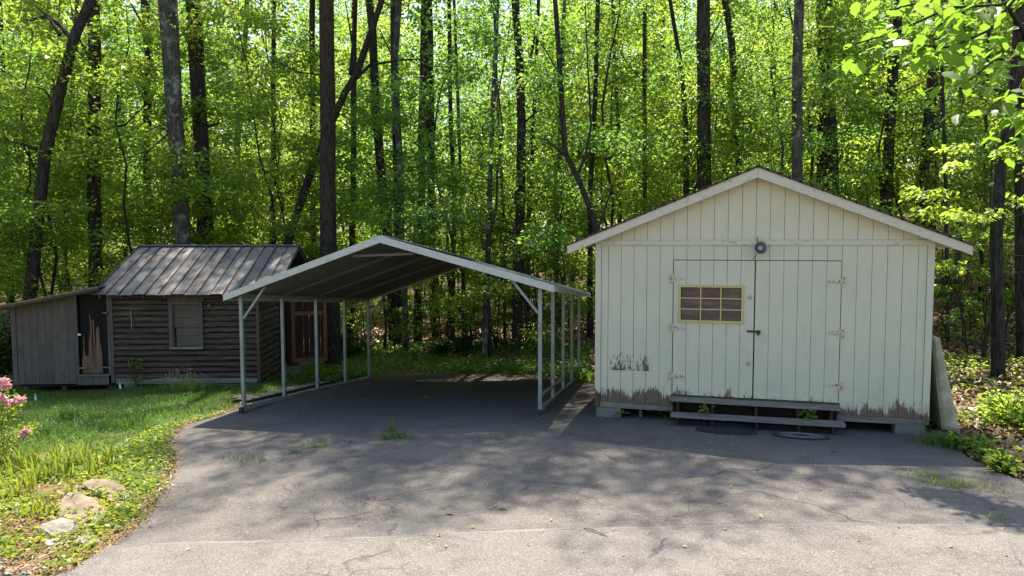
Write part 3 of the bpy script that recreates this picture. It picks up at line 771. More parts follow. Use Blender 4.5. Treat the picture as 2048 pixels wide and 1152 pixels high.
for r in range(nside+6):
    z0 = -.10+r*.148; z1 = z0+.156; top = 3.02
    lim0, lim1 = .05, 1.70
    if z0 > 2.1:
        s_ = (z0-2.1)/(3.05-2.1); lim0, lim1 = .05+1.85*s_+.1, 4.0-1.85*s_-.1
        if lim1-lim0 > .2: lap('siding_board', lim0, lim1, z0, z1, 'cabin_side', 'y')
    else:
        lap('siding_board', lim0, lim1, z0, z1, 'cabin_side', 'y', rnd.uniform(0, .01), rnd.uniform(-.01, .02))
        if z0 < 1.95: lap('siding_board', 2.84, DP-.01, z0, z1, 'cabin_side', 'y', rnd.uniform(0, .008))
        else: lap('siding_board', 1.702, DP-.01, z0, z1, 'cabin_side', 'y')
box('corner_post', (-.052, .012, -.018, .046, .10, 2.16), M['brown_wood'], cb, .004)
box('corner_post', (WL+.02, WL+.095, -.02, .045, .10, 2.12), M['lean_plank'], cb, .003)
box('sill_board', (WL+.12, -.90, -.012, .04, .06, .185), M['cabin_sill'], cb, .008)
box('sill_board', (-.89, -.06, -.016, .04, .07, .178), M['cabin_sill'], cb, .010)
box('fallen_sill', (-1.6, .10, -.10, -.03, .0, .055), M['cabin_sill'], cb, .008)
for x in (WL+.3, -1.7, -.3): box('foundation_stone', (x, x+.28, .0, .25, -.3, .06), M['concrete'], cb, .02)
for y in (1.9, 3.8): box('foundation_stone', (-.32, -.04, y-.15, y+.1, -.4, .0), M['concrete'], cb, .02)
# boarded window
win = link('window', None, cb)
wx0, wx1, wz0, wz1 = -1.955, -1.215, .86, 1.845
fr = MB().box(wx0, wx0+.075, -.045, .04, wz0+.04, wz1).box(wx1-.06, wx1, -.045, .04, wz0+.04, wz1).box(wx0, wx1, -.050, .04, wz1+.001, wz1+.06)
fr.build('window_frame', M['lean_plank'], win)
box('window_sill', (wx0-.0, wx1, -.075, .04, wz0-.01, wz0+.039), M['cabin_sill'], win, .003)
box('header_board', (wx0-.02, wx1+.02, -.028, .04, wz1+.062, 2.09), M['brown_wood'], win, .003)
zs = [wz0+.045, 1.14, 1.335, 1.56, 1.835]
for q in range(4):
    up = q >= 2
    box('sash_board', (wx0+.11 if up else wx0+.135, wx1-.062, .002 if up else .018, .038, zs[q]+.003, zs[q+1]-.003), M['sash_board'], win, .0015)
box('meeting_rail', (wx0+.078, wx1-.062, -.012, .030, 1.338, 1.362), M['lean_plank'], win)
box('window_stop', (wx0+.077, wx0+.106, -.02, .036, wz0+.05, wz1-.01), M['brown_wood'], win)
MB().lathe([(.035, 0), (.05, .05), (.03, .09), (.02, .10)], 12, Matrix.Translation((-1.06, -.035, 1.76))).build('porch_light', M['door_frame_wood'], cb, True)
MB().tube([(-2.78, -.02, 1.30), (-2.775, -.02, 1.5), (-2.785, -.02, 1.72)], [.007]*3, 5).build('wire', M['wire'], cb)
# roof with standing seams
EY, EZ, RY, RZ = -.30, 2.10, 2.02, 3.13
RX0, RX1 = -3.46, .46
npn = 14; pw = (RX1-RX0)/npn
slope = Vector((0, RY-EY, RZ-EZ)); 
for sgn in (0, 1):
    def YY_(y): return y if sgn == 0 else 2*RY-y
    for q in range(npn):
        x0, x1 = RX0+q*pw, RX0+(q+1)*pw; m = 6; b = MB(); vs = []
        for i in range(m+1):
            s_ = i/m; y = EY+(RY-EY)*s_+(rnd.uniform(-.03, .02) if i == 0 else 0)
            for j in range(5):
                tt = j/4; z = EZ+(RZ-EZ)*s_+.012*math.sin(math.pi*tt)*(1 if i else .2)+rnd.uniform(-.004, .004)-(.02*math.sin(q*2.1)**2 if i == 0 else 0)
                vs.append((x0+.003+(pw-.006)*tt, YY_(y), z))
        b.add(vs, [(i*5+j, i*5+j+1, (i+1)*5+j+1, (i+1)*5+j) if sgn == 0 else (i*5+j, (i+1)*5+j, (i+1)*5+j+1, i*5+j+1) for i in range(m) for j in range(4)])
        vs2 = [(x, y, z-.015) for x, y, z in vs]
        b.add(vs2, [(i*5+j, (i+1)*5+j, (i+1)*5+j+1, i*5+j+1) if sgn == 0 else (i*5+j, i*5+j+1, (i+1)*5+j+1, (i+1)*5+j) for i in range(m) for j in range(4)])
        b.build('roof_panel', M['cabin_metal'], cb)
    for q in range(npn+1):
        x = RX0+q*pw; hh = .026 if q % 2 == 0 else .014
        MB().bar((x, YY_(EY-.005), EZ+.012), (x, YY_(RY-.02), RZ+.012), .016 if q % 2 else .022, hh).build('roof_seam', M['rusty_seam'], cb)
    nl = 9
    for q in range(nl):
        x = RX0+.12+(RX1-RX0-.2)*q/(nl-1)
        MB().bar((x, YY_(EY+.06), EZ-.062), (x, YY_(RY-.03), RZ-.072), .045, .085).build('rafter', M['brown_wood'], cb)
    MB().bar((RX1-.03, YY_(EY+.02), EZ-.05), (RX1-.03, YY_(RY-.01), RZ-.05), .03, .09).build('barge_board', M['brown_wood'], cb)
MB().bar((RX0-.01, RY, RZ+.028), (RX1+.01, RY, RZ+.022), .15, .03).build('ridge_cap', M['cabin_metal'], cb)
# side door swung open
sdr = link('side_door', None, cb, (0.02, 2.80, .0), (0, 0, math.radians(18)))
sdr['label'] = 'open plank door with orange-brown frame'
Wd, z0, z1 = .92, .05, 2.02
for nm, bx_ in (('stile', (0, .10, -.035, .0, z0, z1)), ('stile', (Wd-.10, Wd, -.035, .0, z0, z1)), ('cross_rail', (.101, Wd-.101, -.033, .0, z0, z0+.11)), ('cross_rail', (.101, Wd-.101, -.033, .0, 1.29, 1.40)), ('cross_rail', (.101, Wd-.101, -.033, .0, z1-.11, z1))):
    box(nm, bx_, M['door_frame_wood'], sdr, .002)
for i in range(6):
    x0 = .02+i*(Wd-.04)/6; box('door_plank', (x0+.003, x0+(Wd-.04)/6-.003, .002, .022, z0+.01, z1-.01), M['door_panel_wood'], sdr)
for nm, y0, y1 in (('door_jamb', 1.705, 1.775), ('door_jamb', 2.74, 2.835)): box(nm, (-.09, .012, y0, y1, -.02, 2.02), M['door_panel_wood'], cb)
for i in range(4): box('inner_board', (-.30+i*.01, -.28+i*.01, 1.80+i*.22, 2.0+i*.22, .05, 2.0), M['door_panel_wood'], cb)
box('door_step', (.02, .42, 1.72, 2.75, -.10, -.02), M['grey_wood'], cb, .012)
box('door_step', (.45, .85, 1.95, 2.6, -.24, -.17), M['concrete'], cb, .02)
# lean-to
ln = link('lean_to', None, cb); ln['label'] = 'grey-brown plank lean-to with a broken door'
LX0, LX1, JX0, JX1 = -5.30, WL+.015, -3.95, -3.30
def ltop(x): return 1.86+(x+5.41)*.195
npk = 8; pk = (JX0-.07-LX0)/npk
for i in range(npk):
    x0, x1 = LX0+i*pk, LX0+(i+1)*pk
    MB().prism([(x0+.003, .085), (x1-.003, .085), (x1-.003, ltop(x1)-.03), (x0+.003, ltop(x0)-.03)], -.010+rnd.uniform(-.002, .002), .012).build('wall_plank', M['lean_plank'], ln)
for i in range(4):
    x0 = JX0-.065+i*.175; box('wall_plank', (x0+.003, min(x0+.172, LX1), -.009, .012, .06, .262), M['lean_plank'], ln)
box('corner_trim', (LX0-.07, LX0+.03, -.03, -.011, .08, ltop(LX0)-.04), M['lean_plank'], ln)
box('door_jamb', (JX0-.068, JX0, -.028, .012, .27, ltop(JX0)-.03), M['lean_plank'], ln)
box('door_jamb', (JX1+.005, JX1+.05, -.032, .012, .27, .45), M['lean_plank'], ln)
box('door_jamb', (JX1, JX1+.06, -.030, .012, .46, 1.63), M['lean_plank'], ln, .004)
box('door_jamb', (JX1, JX1+.055, -.032, .012, 1.68, 2.12), M['lean_plank'], ln, .003)
box('door_header', (JX0-.02, JX1+.08, -.026, .012, 2.085, 2.15), M['lean_plank'], ln)
box('threshold', (JX0-.02, JX1+.02, -.045, .05, .265, .292), M['cabin_sill'], ln, .003)
box('bracket_shelf', (JX1-.11, JX1+.0, -.015, .03, 1.655, 1.678), M['grey_wood'], ln)
box('bracket_shelf', (JX1-.15, JX1+.03, -.015, .05, .435, .455), M['grey_wood'], ln)
box('bracket_shelf', (JX0-.0, JX0+.18, -.035, .0, .425, .458), M['grey_wood'], ln)
# interior darkness: put into the near-black colour of back wall, floor and panel
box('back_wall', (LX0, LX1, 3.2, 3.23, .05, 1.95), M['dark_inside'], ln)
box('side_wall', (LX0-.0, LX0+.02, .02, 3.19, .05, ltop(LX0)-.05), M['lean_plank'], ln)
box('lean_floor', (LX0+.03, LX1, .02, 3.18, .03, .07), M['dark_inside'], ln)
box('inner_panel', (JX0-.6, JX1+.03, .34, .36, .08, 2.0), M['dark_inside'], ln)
# delaminated door: dark slab with torn veneer strips
dl = link('broken_door', None, ln); dl['label'] = 'broken door with black skin and torn tan veneer'
box('door_slab', (JX0+.01, JX1-.01, .06, .085, .30, 2.07), M['dark_inside'], dl)
def strip(pts_l, pts_r, y):
    n = len(pts_l); pol = pts_l+pts_r[::-1]
    MB().prism(pol, y, y+.012).build('torn_veneer', M['raw_veneer'], dl)
strip([(-3.90, .31), (-3.90, .62), (-3.885, .66), (-3.86, .92), (-3.87, 1.05)], [(-3.62, .31), (-3.66, .55), (-3.70, .66), (-3.83, .72), (-3.845, 1.22)], .030)
strip([(-3.76, .50), (-3.74, 1.0), (-3.70, 1.32), (-3.705, 1.62)], [(-3.66, .50), (-3.665, .95), (-3.665, 1.4), (-3.685, 1.63)], .022)
strip([(-3.665, .44), (-3.65, .9), (-3.645, 1.2), (-3.65, 1.53)], [(-3.615, .45), (-3.60, .8), (-3.615, 1.15), (-3.62, 1.50)], .034)
strip([(-3.60, .31), (-3.59, .8), (-3.58, 1.1), (-3.575, 1.33)], [(-3.455, .31), (-3.46, .75), (-3.50, 1.05), (-3.515, 1.38)], .026)
strip([(-3.70, .31), (-3.70, .50)], [(-3.60, .31), (-3.61, .46)], .028)
MB().box(JX0-.05, JX0+.02, -.05, -.030, 1.18, 1.23).build('hasp', M['dark_metal'], ln)
MB().box(JX0+.02, JX0+.085, -.06, -.035, 1.175, 1.215).build('padlock', M['bright_metal'], ln)
for x, y in ((LX0+.1, .06), (LX0+.9, .1), (LX1-.1, .08), (LX0+.1, 3.1)): box('support_post', (x, x+.09, y, y+.09, -.4, .06), M['brown_wood'], ln, .004)
MB().prism([(LX0-.55, ltop(LX0-.55)-.02), (WL-.04, ltop(WL-.04)-.02), (WL-.04, ltop(WL-.04)+.02), (LX0-.55, ltop(LX0-.55)+.012)], -.34, 3.3).build('lean_roof', M['cabin_metal'], ln)
MB().prism([(LX0-.55, ltop(LX0-.55)-.07), (WL-.04, ltop(WL-.04)-.07), (WL-.04, ltop(WL-.04)-.022), (LX0-.55, ltop(LX0-.55)-.022)], -.32, -.28).build('fascia_board', M['brown_wood'], ln)
for y in (.0, 1.6, 3.15): MB().bar((LX0-.45, y+.035, ltop(LX0-.45)-.065), (WL-.06, y+.035, ltop(WL-.06)-.065), .04, .08, (0, 1, 0)).build('rafter', M['brown_wood'], ln)

# ------------------------------------------------------------------ vegetation: generators
def unit(v): return v/np.maximum(np.linalg.norm(v, axis=-1, keepdims=True), 1e-9)
def spray(rng, pts, n, spread, vert, tilt, size, out):
    """n leaves spread about the polyline pts (outer part denser), mostly level"""
    pts = np.asarray(pts, float); t = rng.random(n)**.8*(len(pts)-1); i = np.minimum(t.astype(int), len(pts)-2); f = (t-i)[:, None]
    C = pts[i]*(1-f)+pts[i+1]*f; ax = unit(pts[i+1]-pts[i]+1e-6)
    a = rng.random(n)*2*np.pi; r = np.sqrt(rng.random(n))*spread
    off = np.c_[np.cos(a)*r, np.sin(a)*r, rng.normal(0, vert, n)-.12*r]
    C = C+off
    A = unit(off*np.array([1, 1, .3])+ax*spread*.6+rng.normal(0, .25*spread, (n, 3))+np.array([0, 0, -.12*spread]))
    N = unit(np.array([0, 0, 1.0])+rng.normal(0, tilt, (n, 3)))
    out.append((C, A, N, size*(.65+.7*rng.random(n))))
def cat_leaves(out): return [np.concatenate([o[i] for o in out]) for i in range(4)]

def gen_tree(seed, H, cb, R, r0, nl, nleaf, leaf, spread=.38, wob=.25, tilt=.5, vert=.07, top=1.0, droop=.0, sprays=4, shape=0.5):
    rng = np.random.default_rng(seed); st = random.Random(seed)
    b = MB(); k = 9
    path = [np.array([0, 0, -.3])]
    off = np.zeros(2)
    for i in range(1, k+1):
        off = off+rng.normal(0, wob/k*1.6, 2); path.append(np.array([off[0], off[1], H*i/k]))
    path = np.array(path)
    rad = [r0*(1-.85*(i/k)**1.1)+.006 for i in range(k+1)]; rad[0] *= 1.3
    b.tube(path, rad, 7)
    tips = []
    for j in range(nl):
        h = cb+(top-cb)*((j+.5)/nl)**.9; h = min(h+rng.uniform(-.03, .03), .985)
        z = h*H; q = h*k; i = min(int(q), k-1); base = path[i]*(1-(q-i))+path[i+1]*(q-i)
        az = j*2.4+rng.uniform(-.5, .5); rel = (h-cb)/(1-cb)
        L = R*((1-rel)**shape*.85+.22)*rng.uniform(.65, 1.15)
        el = .55-.35*(1-rel)+rng.uniform(-.1, .2)
        d = np.array([math.cos(az), math.sin(az), 0]); P = [base]
        for s_ in (.3, .6, .82, 1.0):
            P.append(base+d*L*s_+np.array([0, 0, L*(math.sin(el)*s_-droop*s_*s_-.28*s_**2.2)])+rng.normal(0, .05*L, 3)*np.array([1, 1, .6]))
        rr = max(.008, r0*.33*(1-.6*rel))
        b.tube(P, [rr, rr*.7, rr*.5, rr*.3, .004], 5, False)
        P = np.array(P); tips.append((P[2:], L))
        for s_ in range(sprays):
            t = rng.uniform(.35, .95)*4; i = min(int(t), 3); bp = P[i]*(1-(t-i))+P[i+1]*(t-i)
            a2 = az+rng.choice([-1, 1])*rng.uniform(.5, 1.2); l2 = L*rng.uniform(.22, .45)
            e = bp+np.array([math.cos(a2)*l2, math.sin(a2)*l2, rng.uniform(-.08, .12)*l2]); m = (bp+e)/2+np.array([0, 0, .06*l2])
            b.tube([bp, m, e], [rr*.3, rr*.2, .003], 3, False); tips.append((np.array([bp*.4+m*.6, m, e]), l2*1.6))
    tot = sum(t[1] for t in tips); out = []
    for P, L in tips:
        n = max(3, int(nleaf*L/tot)); spray(rng, P, n, spread*(.6+.25*L), vert, tilt, leaf, out)
    return b, cat_leaves(out)
def proto(name, bark_m, leaf_m, **kw):
    b, (C, A, N, S_) = gen_tree(**kw)
    return (b.mesh(name+'_trunk', M[bark_m], True), leaf_mesh(name+'_crown', C, A, N, S_, M[leaf_m]))

MIDS = [proto('maple', 'bark_thin', ['leaf', 'leaf_cool', 'leaf'][i % 3], seed=100+i, H=h, cb=cb_, R=r, r0=.05, nl=nl+4, nleaf=int(n*1.05), leaf=[.125, .10, .115, .15, .125, .10][i], spread=.55, wob=1.0, tilt=.8, vert=.19)
        for i, (h, cb_, r, nl, n) in enumerate(((9.5, .18, 3.0, 26, 9000), (11, .22, 3.4, 28, 10000), (8, .12, 2.6, 24, 8000), (12.5, .25, 3.2, 30, 10000), (10, .3, 3.6, 24, 9000), (7, .1, 2.3, 22, 6500)))]
TALLS = [proto('tall', 'bark', ['leaf', 'leaf_cool'][i % 2], seed=200+i, H=h, cb=cb_, R=3.8, r0=.085, nl=40, nleaf=9000, leaf=.18, spread=.95, wob=1.6, tilt=.95, vert=.35)
         for i, (h, cb_) in enumerate(((21, .16), (24, .22), (19, .10), (23, .3)))]
SAPS = [proto('sapling', 'bark_thin', ['leaf', 'leaf_cool', 'leaf_dark'][i % 3], seed=300+i, H=h, cb=.25, R=.9, r0=.022, nl=11, nleaf=n, leaf=.10, spread=.2, wob=.35, sprays=2)
        for i, (h, n) in enumerate(((3.2, 420), (4.4, 600), (2.4, 300), (5.2, 700)))]
def canopy(seed, R, Hh, n, leaf, m):
    rng = np.random.default_rng(seed); out = []
    for j in range(26):
        a = rng.random()*2*np.pi; r = R*math.sqrt(rng.random()); z = Hh*rng.random()
        f = math.sqrt(max(.1, 1-((z/Hh-.4)/.75)**2)); c = np.array([math.cos(a)*r*f, math.sin(a)*r*f, z])
        P = np.array([c*np.array([.5, .5, 1])-np.array([0, 0, .4]), c, c*np.array([1.25, 1.25, 1])+np.array([0, 0, .1])])
        spray(rng, P, n//26, .95, .22, .6, leaf, out)
    C, A, N, S_ = cat_leaves(out); return leaf_mesh('canopy_crown', C, A, N, S_, M[m])
CANO = [canopy(400+i, 3.4, 6.5, 4600, .16, ['leaf', 'leaf_cool'][i % 2]) for i in range(3)]

def put_tree(name, me2, loc, rz, sc, label, cat='tree', group=None):
    t = thing(name, label, cat, loc, rz, group); t.scale = (sc[0], sc[0], sc[1]) if isinstance(sc, tuple) else (sc,)*3
    link('trunk', me2[0], t); link('crown', me2[1], t); return t

SHADE_CROWNS = [(-6.5, 10.6, 19, .7), (-3.6, 9.6, 20, .75), (-1.2, 9.0, 21, .7), (-4.8, 12.5, 18, .9), (-1.5, 12.5, 19, .9), (1.8, 12.3, 19, .9), (3.8, 10.8, 20, .8), (-7.6, 12.8, 18, .7), (-11.6, 10.2, 19, .55), (-13.0, 15.8, 17, .7), (-9.9, 17.2, 17, .7), (-2.3, 13.2, 16, .75), (-13.8, 12.2, 19, .6), (6.2, 9.0, 18, .6), (-5.4, 8.2, 22, .6), (-2.6, 8.0, 23, .55)]
# ------------------------------------------------------------------ the tall trunks one can tell apart
def trunk_tree(name, label, D, pts, w0, w1, bk, limbs=(), crown=None, ztop_=20.0, cat='tree', group=None):
    """pts: points up the trunk (seen position), D: distance; limbs: lists of points with start width"""
    P = [at(u, v, D) for u, v in pts]
    g = P[0]+(P[0]-P[1])*0.0; base = np.array([P[0][0], P[0][1], 0.0]); base[2] = Tz(base[0], base[1])
    lean = (P[0]-P[1]); hgt = max(P[0][2]-base[2], 0)
    base[:2] += lean[:2]/max(abs(lean[2]), .5)*hgt*.5; base[2] = Tz(base[0], base[1])
    path = [base-np.array([0, 0, .25]), base+np.array([0, 0, .25])]+[p for p in P if p[2] > base[2]+.5]
    d = unit(P[-1]-P[-2]); d = unit(d+np.array([0, 0, .8])); top = P[-1]+d*max(1, (ztop_-P[-1][2])/max(d[2], .4)); path.append(P[-1]*.5+top*.5+np.array([.2, 0, 0])); path.append(top)
    o = thing(name, label, cat, tuple(base), 0, group)
    path = [p-base for p in path]
    zz = [p[2] for p in path]; zr0, zr1 = max(zz[1], .3), P[-1][2]-base[2]
    def rad(z):
        w = w0+(w1-w0)*min(max((z-zr0)/(zr1-zr0), 0), 1.0)
        r = w/2*D/FPX
        if z > zr1: r *= max(.25, 1-.75*(z-zr1)/max(zz[-1]-zr1, 1))
        return r*(1.28 if z < .1 else 1.0)
    # refine path with slight irregularity
    fine = []
    for i in range(len(path)-1):
        n = max(1, int(np.linalg.norm(path[i+1]-path[i])/1.2))
        for q in range(n):
            fine.append(path[i]+(path[i+1]-path[i])*q/n+(RNG.normal(0, rad(path[i][2])*.10, 3) if q else 0))
    fine.append(path[-1])
    MB().tube(fine, [rad(p[2])*rnd.uniform(.95, 1.06) for p in fine], 12, True, .04).build('trunk', M[bk], o, True)
    for lb in limbs:
        lw, pp = lb[0], lb[1:]; drift = rnd.uniform(-.9, .9)
        Q = [at(u, v, D+drift*i/len(pp))-base for i, (u, v) in enumerate(pp)]
        n = len(Q); MB().tube(Q, [max(.008, lw/2*D/FPX*(1-.75*i/(n-1))) for i in range(n)], 7, False, .06).build('limb', M[bk], o, True)
    if crown is not None and D >= 26:
        for (dx, dy, zc, sc, ci) in crown:
            c = link('crown', CANO[ci % 3], o, (path[-1][0]+dx, path[-1][1]+dy, zc-base[2]), (0, 0, rnd.uniform(0, 6.28)), sc)
    return o
def cr(z, s=1.0, dx=0, dy=0): return (dx, dy, z, s, rnd.randrange(3))
TT = trunk_tree
TT('leaning_tree', 'dark leaning trunk left of the lean-to, forking near the top', 20, [(60, 590), (72, 480), (90, 310), (118, 190), (150, 70), (182, 0)], 24, 20, 'bark',
   [(11, (148, 85), (120, 50), (95, 32), (40, 45), (0, 46)), (8, (120, 70), (100, 40), (60, 0)), (8, (75, 300), (50, 290), (0, 277)), (6, (112, 215), (90, 180), (60, 170))], [cr(15, .9)])
TT('hardwood_tree', 'straight dark trunk just left of the cabin roof', 22, [(191, 575), (188, 400), (189, 200), (186, 0)], 26, 24, 'bark', [(6, (195, 260), (250, 250), (300, 200)), (5, (180, 120), (150, 60), (140, 0))], [cr(15)])
TT('hardwood_tree', 'thick lichen-spotted grey trunk behind the cabin ridge', 21, [(366, 500), (362, 380), (350, 240), (343, 120), (335, 0)], 25, 36, 'bark_grey', [(6, (355, 280), (320, 250), (290, 265)), (5, (350, 255), (300, 300), (215, 330))], [cr(16, 1.1)])
TT('hardwood_tree', 'dark trunk beside the grey one behind the cabin ridge', 22.5, [(412, 500), (405, 330), (396, 180), (386, 0)], 33, 28, 'bark', [(7, (398, 60), (375, 55), (365, 62)), (6, (400, 260), (440, 245), (430, 250))], [cr(16)])
TT('hardwood_tree', 'curved thin trunk above the left end of the cabin', 26, [(296, 420), (293, 300), (298, 120), (293, 60), (290, 0)], 13, 16, 'bark', [(8, (294, 60), (275, 30), (258, 0))], [cr(15)])
TT('pine_tree', 'tall straight pine trunk rising between cabin and carport', 21, [(663, 640), (657, 500), (656, 250), (653, 0)], 34, 29, 'bark_pine', [(4, (650, 150), (600, 145), (545, 120), (510, 150)), (3, (645, 190), (600, 190), (560, 205))], [cr(17, .85)])
TT('leaning_tree', 'dark leaning tree behind the tall pine, forking right', 23.5, [(572, 500), (590, 440), (620, 350), (655, 265), (690, 185), (712, 150)], 18, 14, 'bark', [(10, (690, 185), (722, 130), (748, 60), (768, 0)), (8, (705, 165), (740, 130), (800, 120), (845, 118)), (7, (700, 150), (705, 90), (690, 0)), (6, (575, 480), (568, 440), (565, 410))], [cr(14)])
TT('slender_tree', 'pale thin trunk above the carport peak', 24, [(800, 330), (793, 200), (790, 120), (798, 0)], 12, 13, 'bark_grey', [(4, (792, 130), (760, 60), (735, 40))])
TT('slender_tree', 'thin dark trunk right of the tall pine near the top', 30, [(626, 350), (625, 200), (625, 0)], 13, 11, 'bark', [], [cr(15)])
TT('hardwood_tree', 'dark trunk segment above the carport peak', 30, [(860, 320), (853, 150), (856, 0)], 16, 13, 'bark', [], [cr(16)])
TT('hardwood_tree', 'dark crooked trunk left of the carport peak', 27, [(775, 470), (765, 380), (752, 220), (745, 60), (738, 0)], 22, 15, 'bark', [], [cr(16)])
TT('hardwood_tree', 'trunk with forked top standing behind the middle of the carport', 22.6, [(1034, 700), (1036, 560), (1040, 430), (1043, 260), (1040, 130), (1030, 0)], 22, 16, 'bark', [(8, (1044, 190), (1065, 100), (1080, 0)), (5, (1045, 250), (1070, 225), (1100, 215)), (4, (1038, 560), (1050, 540), (1065, 545))], [cr(16)])
TT('leaning_tree', 'leaning forked tree by the left edge of the shed roof', 19.5, [(1200, 500), (1188, 440), (1160, 365), (1130, 305), (1122, 180), (1110, 0)], 14, 9, 'bark', [(7, (1155, 350), (1172, 310), (1182, 250), (1175, 120), (1170, 0)), (6, (1130, 310), (1095, 280), (1070, 275)), (6, (1195, 465), (1215, 400), (1235, 345)), (4, (1120, 150), (1085, 90), (1060, 60))], [cr(14, .8)])
TT('slender_tree', 'very thin straight trunk between carport and shed roof peak', 24, [(1290, 480), (1290, 300), (1289, 150), (1290, 0)], 9, 8, 'bark_thin', [(3, (1290, 170), (1250, 120), (1220, 60)), (3, (1291, 300), (1320, 270), (1340, 200))])
TT('slender_tree', 'thin trunk just left of the thick dark trunk over the shed', 22, [(1372, 400), (1372, 260), (1364, 140), (1350, 60), (1340, 0)], 13, 8, 'bark', [], [cr(14, .8)])
TT('hardwood_tree', 'thick dark trunk over the left slope of the shed roof', 21, [(1409, 380), (1408, 200), (1407, 0)], 27, 26, 'bark', [(6, (1408, 110), (1430, 60), (1450, 30))], [cr(17)])
TT('slender_tree', 'narrow slightly bent trunk left of the shed roof peak', 22, [(1479, 360), (1474, 250), (1463, 80), (1450, 0)], 12, 13, 'bark', [(4, (1470, 180), (1500, 120), (1520, 40))], [cr(15, .8)])
TT('hardwood_tree', 'smooth grey trunk right of the shed roof peak', 19, [(1595, 400), (1594, 250), (1595, 120), (1599, 0)], 24, 20, 'bark_grey', [(4, (1588, 155), (1565, 160), (1540, 175))], [cr(16, .9)])
TT('hardwood_tree', 'dark rough trunk, right one of a close pair over the shed roof', 23, [(1664, 420), (1660, 250), (1650, 120), (1645, 0)], 26, 28, 'bark', [], [cr(17)])
TT('hardwood_tree', 'brown trunk, left one of a close pair over the shed roof', 24, [(1640, 420), (1641, 250), (1648, 130)], 17, 14, 'bark', [(8, (1655, 370), (1675, 330), (1685, 300))])
TT('hardwood_tree', 'dark trunk above the middle of the right roof slope', 22, [(1772, 450), (1778, 300), (1786, 150), (1798, 0)], 23, 18, 'bark', [(6, (1764, 420), (1757, 300), (1772, 220), (1782, 100)), (4, (1786, 180), (1820, 140), (1850, 120))], [cr(16)])
TT('leaning_tree', 'dark trunk leaning right above the shed eave', 21.5, [(1838, 480), (1845, 380), (1858, 230), (1868, 130), (1885, 40)], 21, 19, 'bark', [(4, (1860, 120), (1845, 90), (1815, 80))], [cr(15)])
TT('hardwood_tree', 'paler trunk behind the leaning one above the shed eave', 26, [(1862, 480), (1872, 300), (1880, 180), (1892, 40)], 16, 14, 'bark_grey', [], [cr(16)])
TT('hardwood_tree', 'grey-brown trunk standing on the leafy slope right of the mattress', 15.5, [(1995, 760), (1996, 640), (1992, 480), (2000, 330), (2020, 230), (2035, 100), (2040, 0)], 25, 20, 'bark', [(5, (2000, 300), (2030, 250), (2048, 235)), (3, (1993, 660), (2010, 655), (2040, 661))], [cr(13, .8, 2, 0)])
TT('hardwood_tree', 'dark trunk at the right edge of the picture', 17, [(2046, 740), (2044, 600), (2042, 400), (2036, 200), (2040, 0)], 24, 20, 'bark', [(4, (2040, 300), (2010, 240), (1985, 220))], [cr(14, .8, 2, 0)])
BACK = [(797, 690, 17, 26), (836, 660, 17, 27), (871, 665, 14, 28), (970, 705, 13, 22), (905, 650, 11, 27), (1055, 690, 10, 25), (1112, 700, 11, 24), (930, 660, 8, 26), (1010, 690, 7, 24), (700, 660, 14, 27), (545, 470, 12, 30), (470, 450, 14, 32), (130, 500, 12, 30), (20, 560, 14, 27), (250, 470, 10, 32), (1180, 640, 12, 24), (1330, 420, 14, 34), (1540, 330, 12, 34), (1720, 400, 12, 33), (1915, 560, 12, 26), (1960, 600, 9, 22), (1895, 620, 8, 19), (1240, 480, 10, 30)]
for q, (u, v, w, D) in enumerate(BACK):
    x1 = u+rnd.uniform(-25, 25)
    TT('forest_tree', 'one of the many dark trunks deep among the green leaves', D, [(u, v), ((u*2+x1)/3+rnd.uniform(-6, 6), v*.6), ((u+x1*2)/3, v*.3), (x1, 0)], w, w*.7, rnd.choice(['bark', 'bark', 'bark_grey']), [], [cr(rnd.uniform(14, 17), .9)] if D > 25 else None, group='dark trunks deep in the woods')

# unseen crowns added to shade chosen spots of the drive, lawn and cabin
def shade_crown(px, gx, gy, z, sc, ci):
    x, y = gx+sd.x/sd.z*z, gy+sd.y/sd.z*z
    best = min((o for o in bpy.data.objects if o.get('category') == 'tree' and not o.get('group')), key=lambda o: (o.location.x-x)**2+(o.location.y-y)**2)
    link('crown', CANO[ci % 3], best, (x-best.location.x, y-best.location.y, z-best.location.z-3), (0, 0, rnd.uniform(0, 6.28)), sc)
for q, (gx, gy, z, sc) in enumerate(SHADE_CROWNS): shade_crown(0, gx, gy, z, sc, q)

# ------------------------------------------------------------------ leafy middle storey and the wood behind
def lat(u, D):
    p = at(u, 481, D); return p[0], p[1]
k_ = 0
def mid(u, D, sc, i=None, label='leafy understory tree in the green wall behind the buildings'):
    global k_
    x, y = lat(u, D); k_ += 1
    put_tree('understory_tree', MIDS[k_ % len(MIDS) if i is None else i], (x, y, Tz(x, y)), rnd.uniform(0, 6.28), (sc, sc*rnd.uniform(.9, 1.12)), label, group='understory trees in the wood')
for D, n, jit, s0, s1 in ((21.6, 12, .9, .75, 1.0), (23.5, 14, 1.8, .85, 1.15), (28, 15, 2.4, 1.0, 1.3), (34, 15, 2.8, 1.1, 1.4), (40, 16, 2.8, 1.25, 1.6)):
    for q in range(n):
        u = -260+2560*(q+.5)/n+rnd.uniform(-95, 95)
        if D < 22 and 500 < u < 830: continue
        mid(u, D+rnd.uniform(-jit, jit), rnd.uniform(s0, s1))
for D, n in ((48, 15), (57, 18), (68, 21)):
    for q in range(n):
        u = -300+2650*(q+.5)/n+rnd.uniform(-50, 50); d = D+rnd.uniform(-3, 3); x, y = lat(u, d)
        put_tree('woodland_tree', TALLS[(q+int(D)) % 4], (x, y, Tz(x, y)), rnd.uniform(0, 6.28), rnd.uniform(.9, 1.2), 'tall full-crowned tree far back in the woods', group='tall trees far back in the woods')
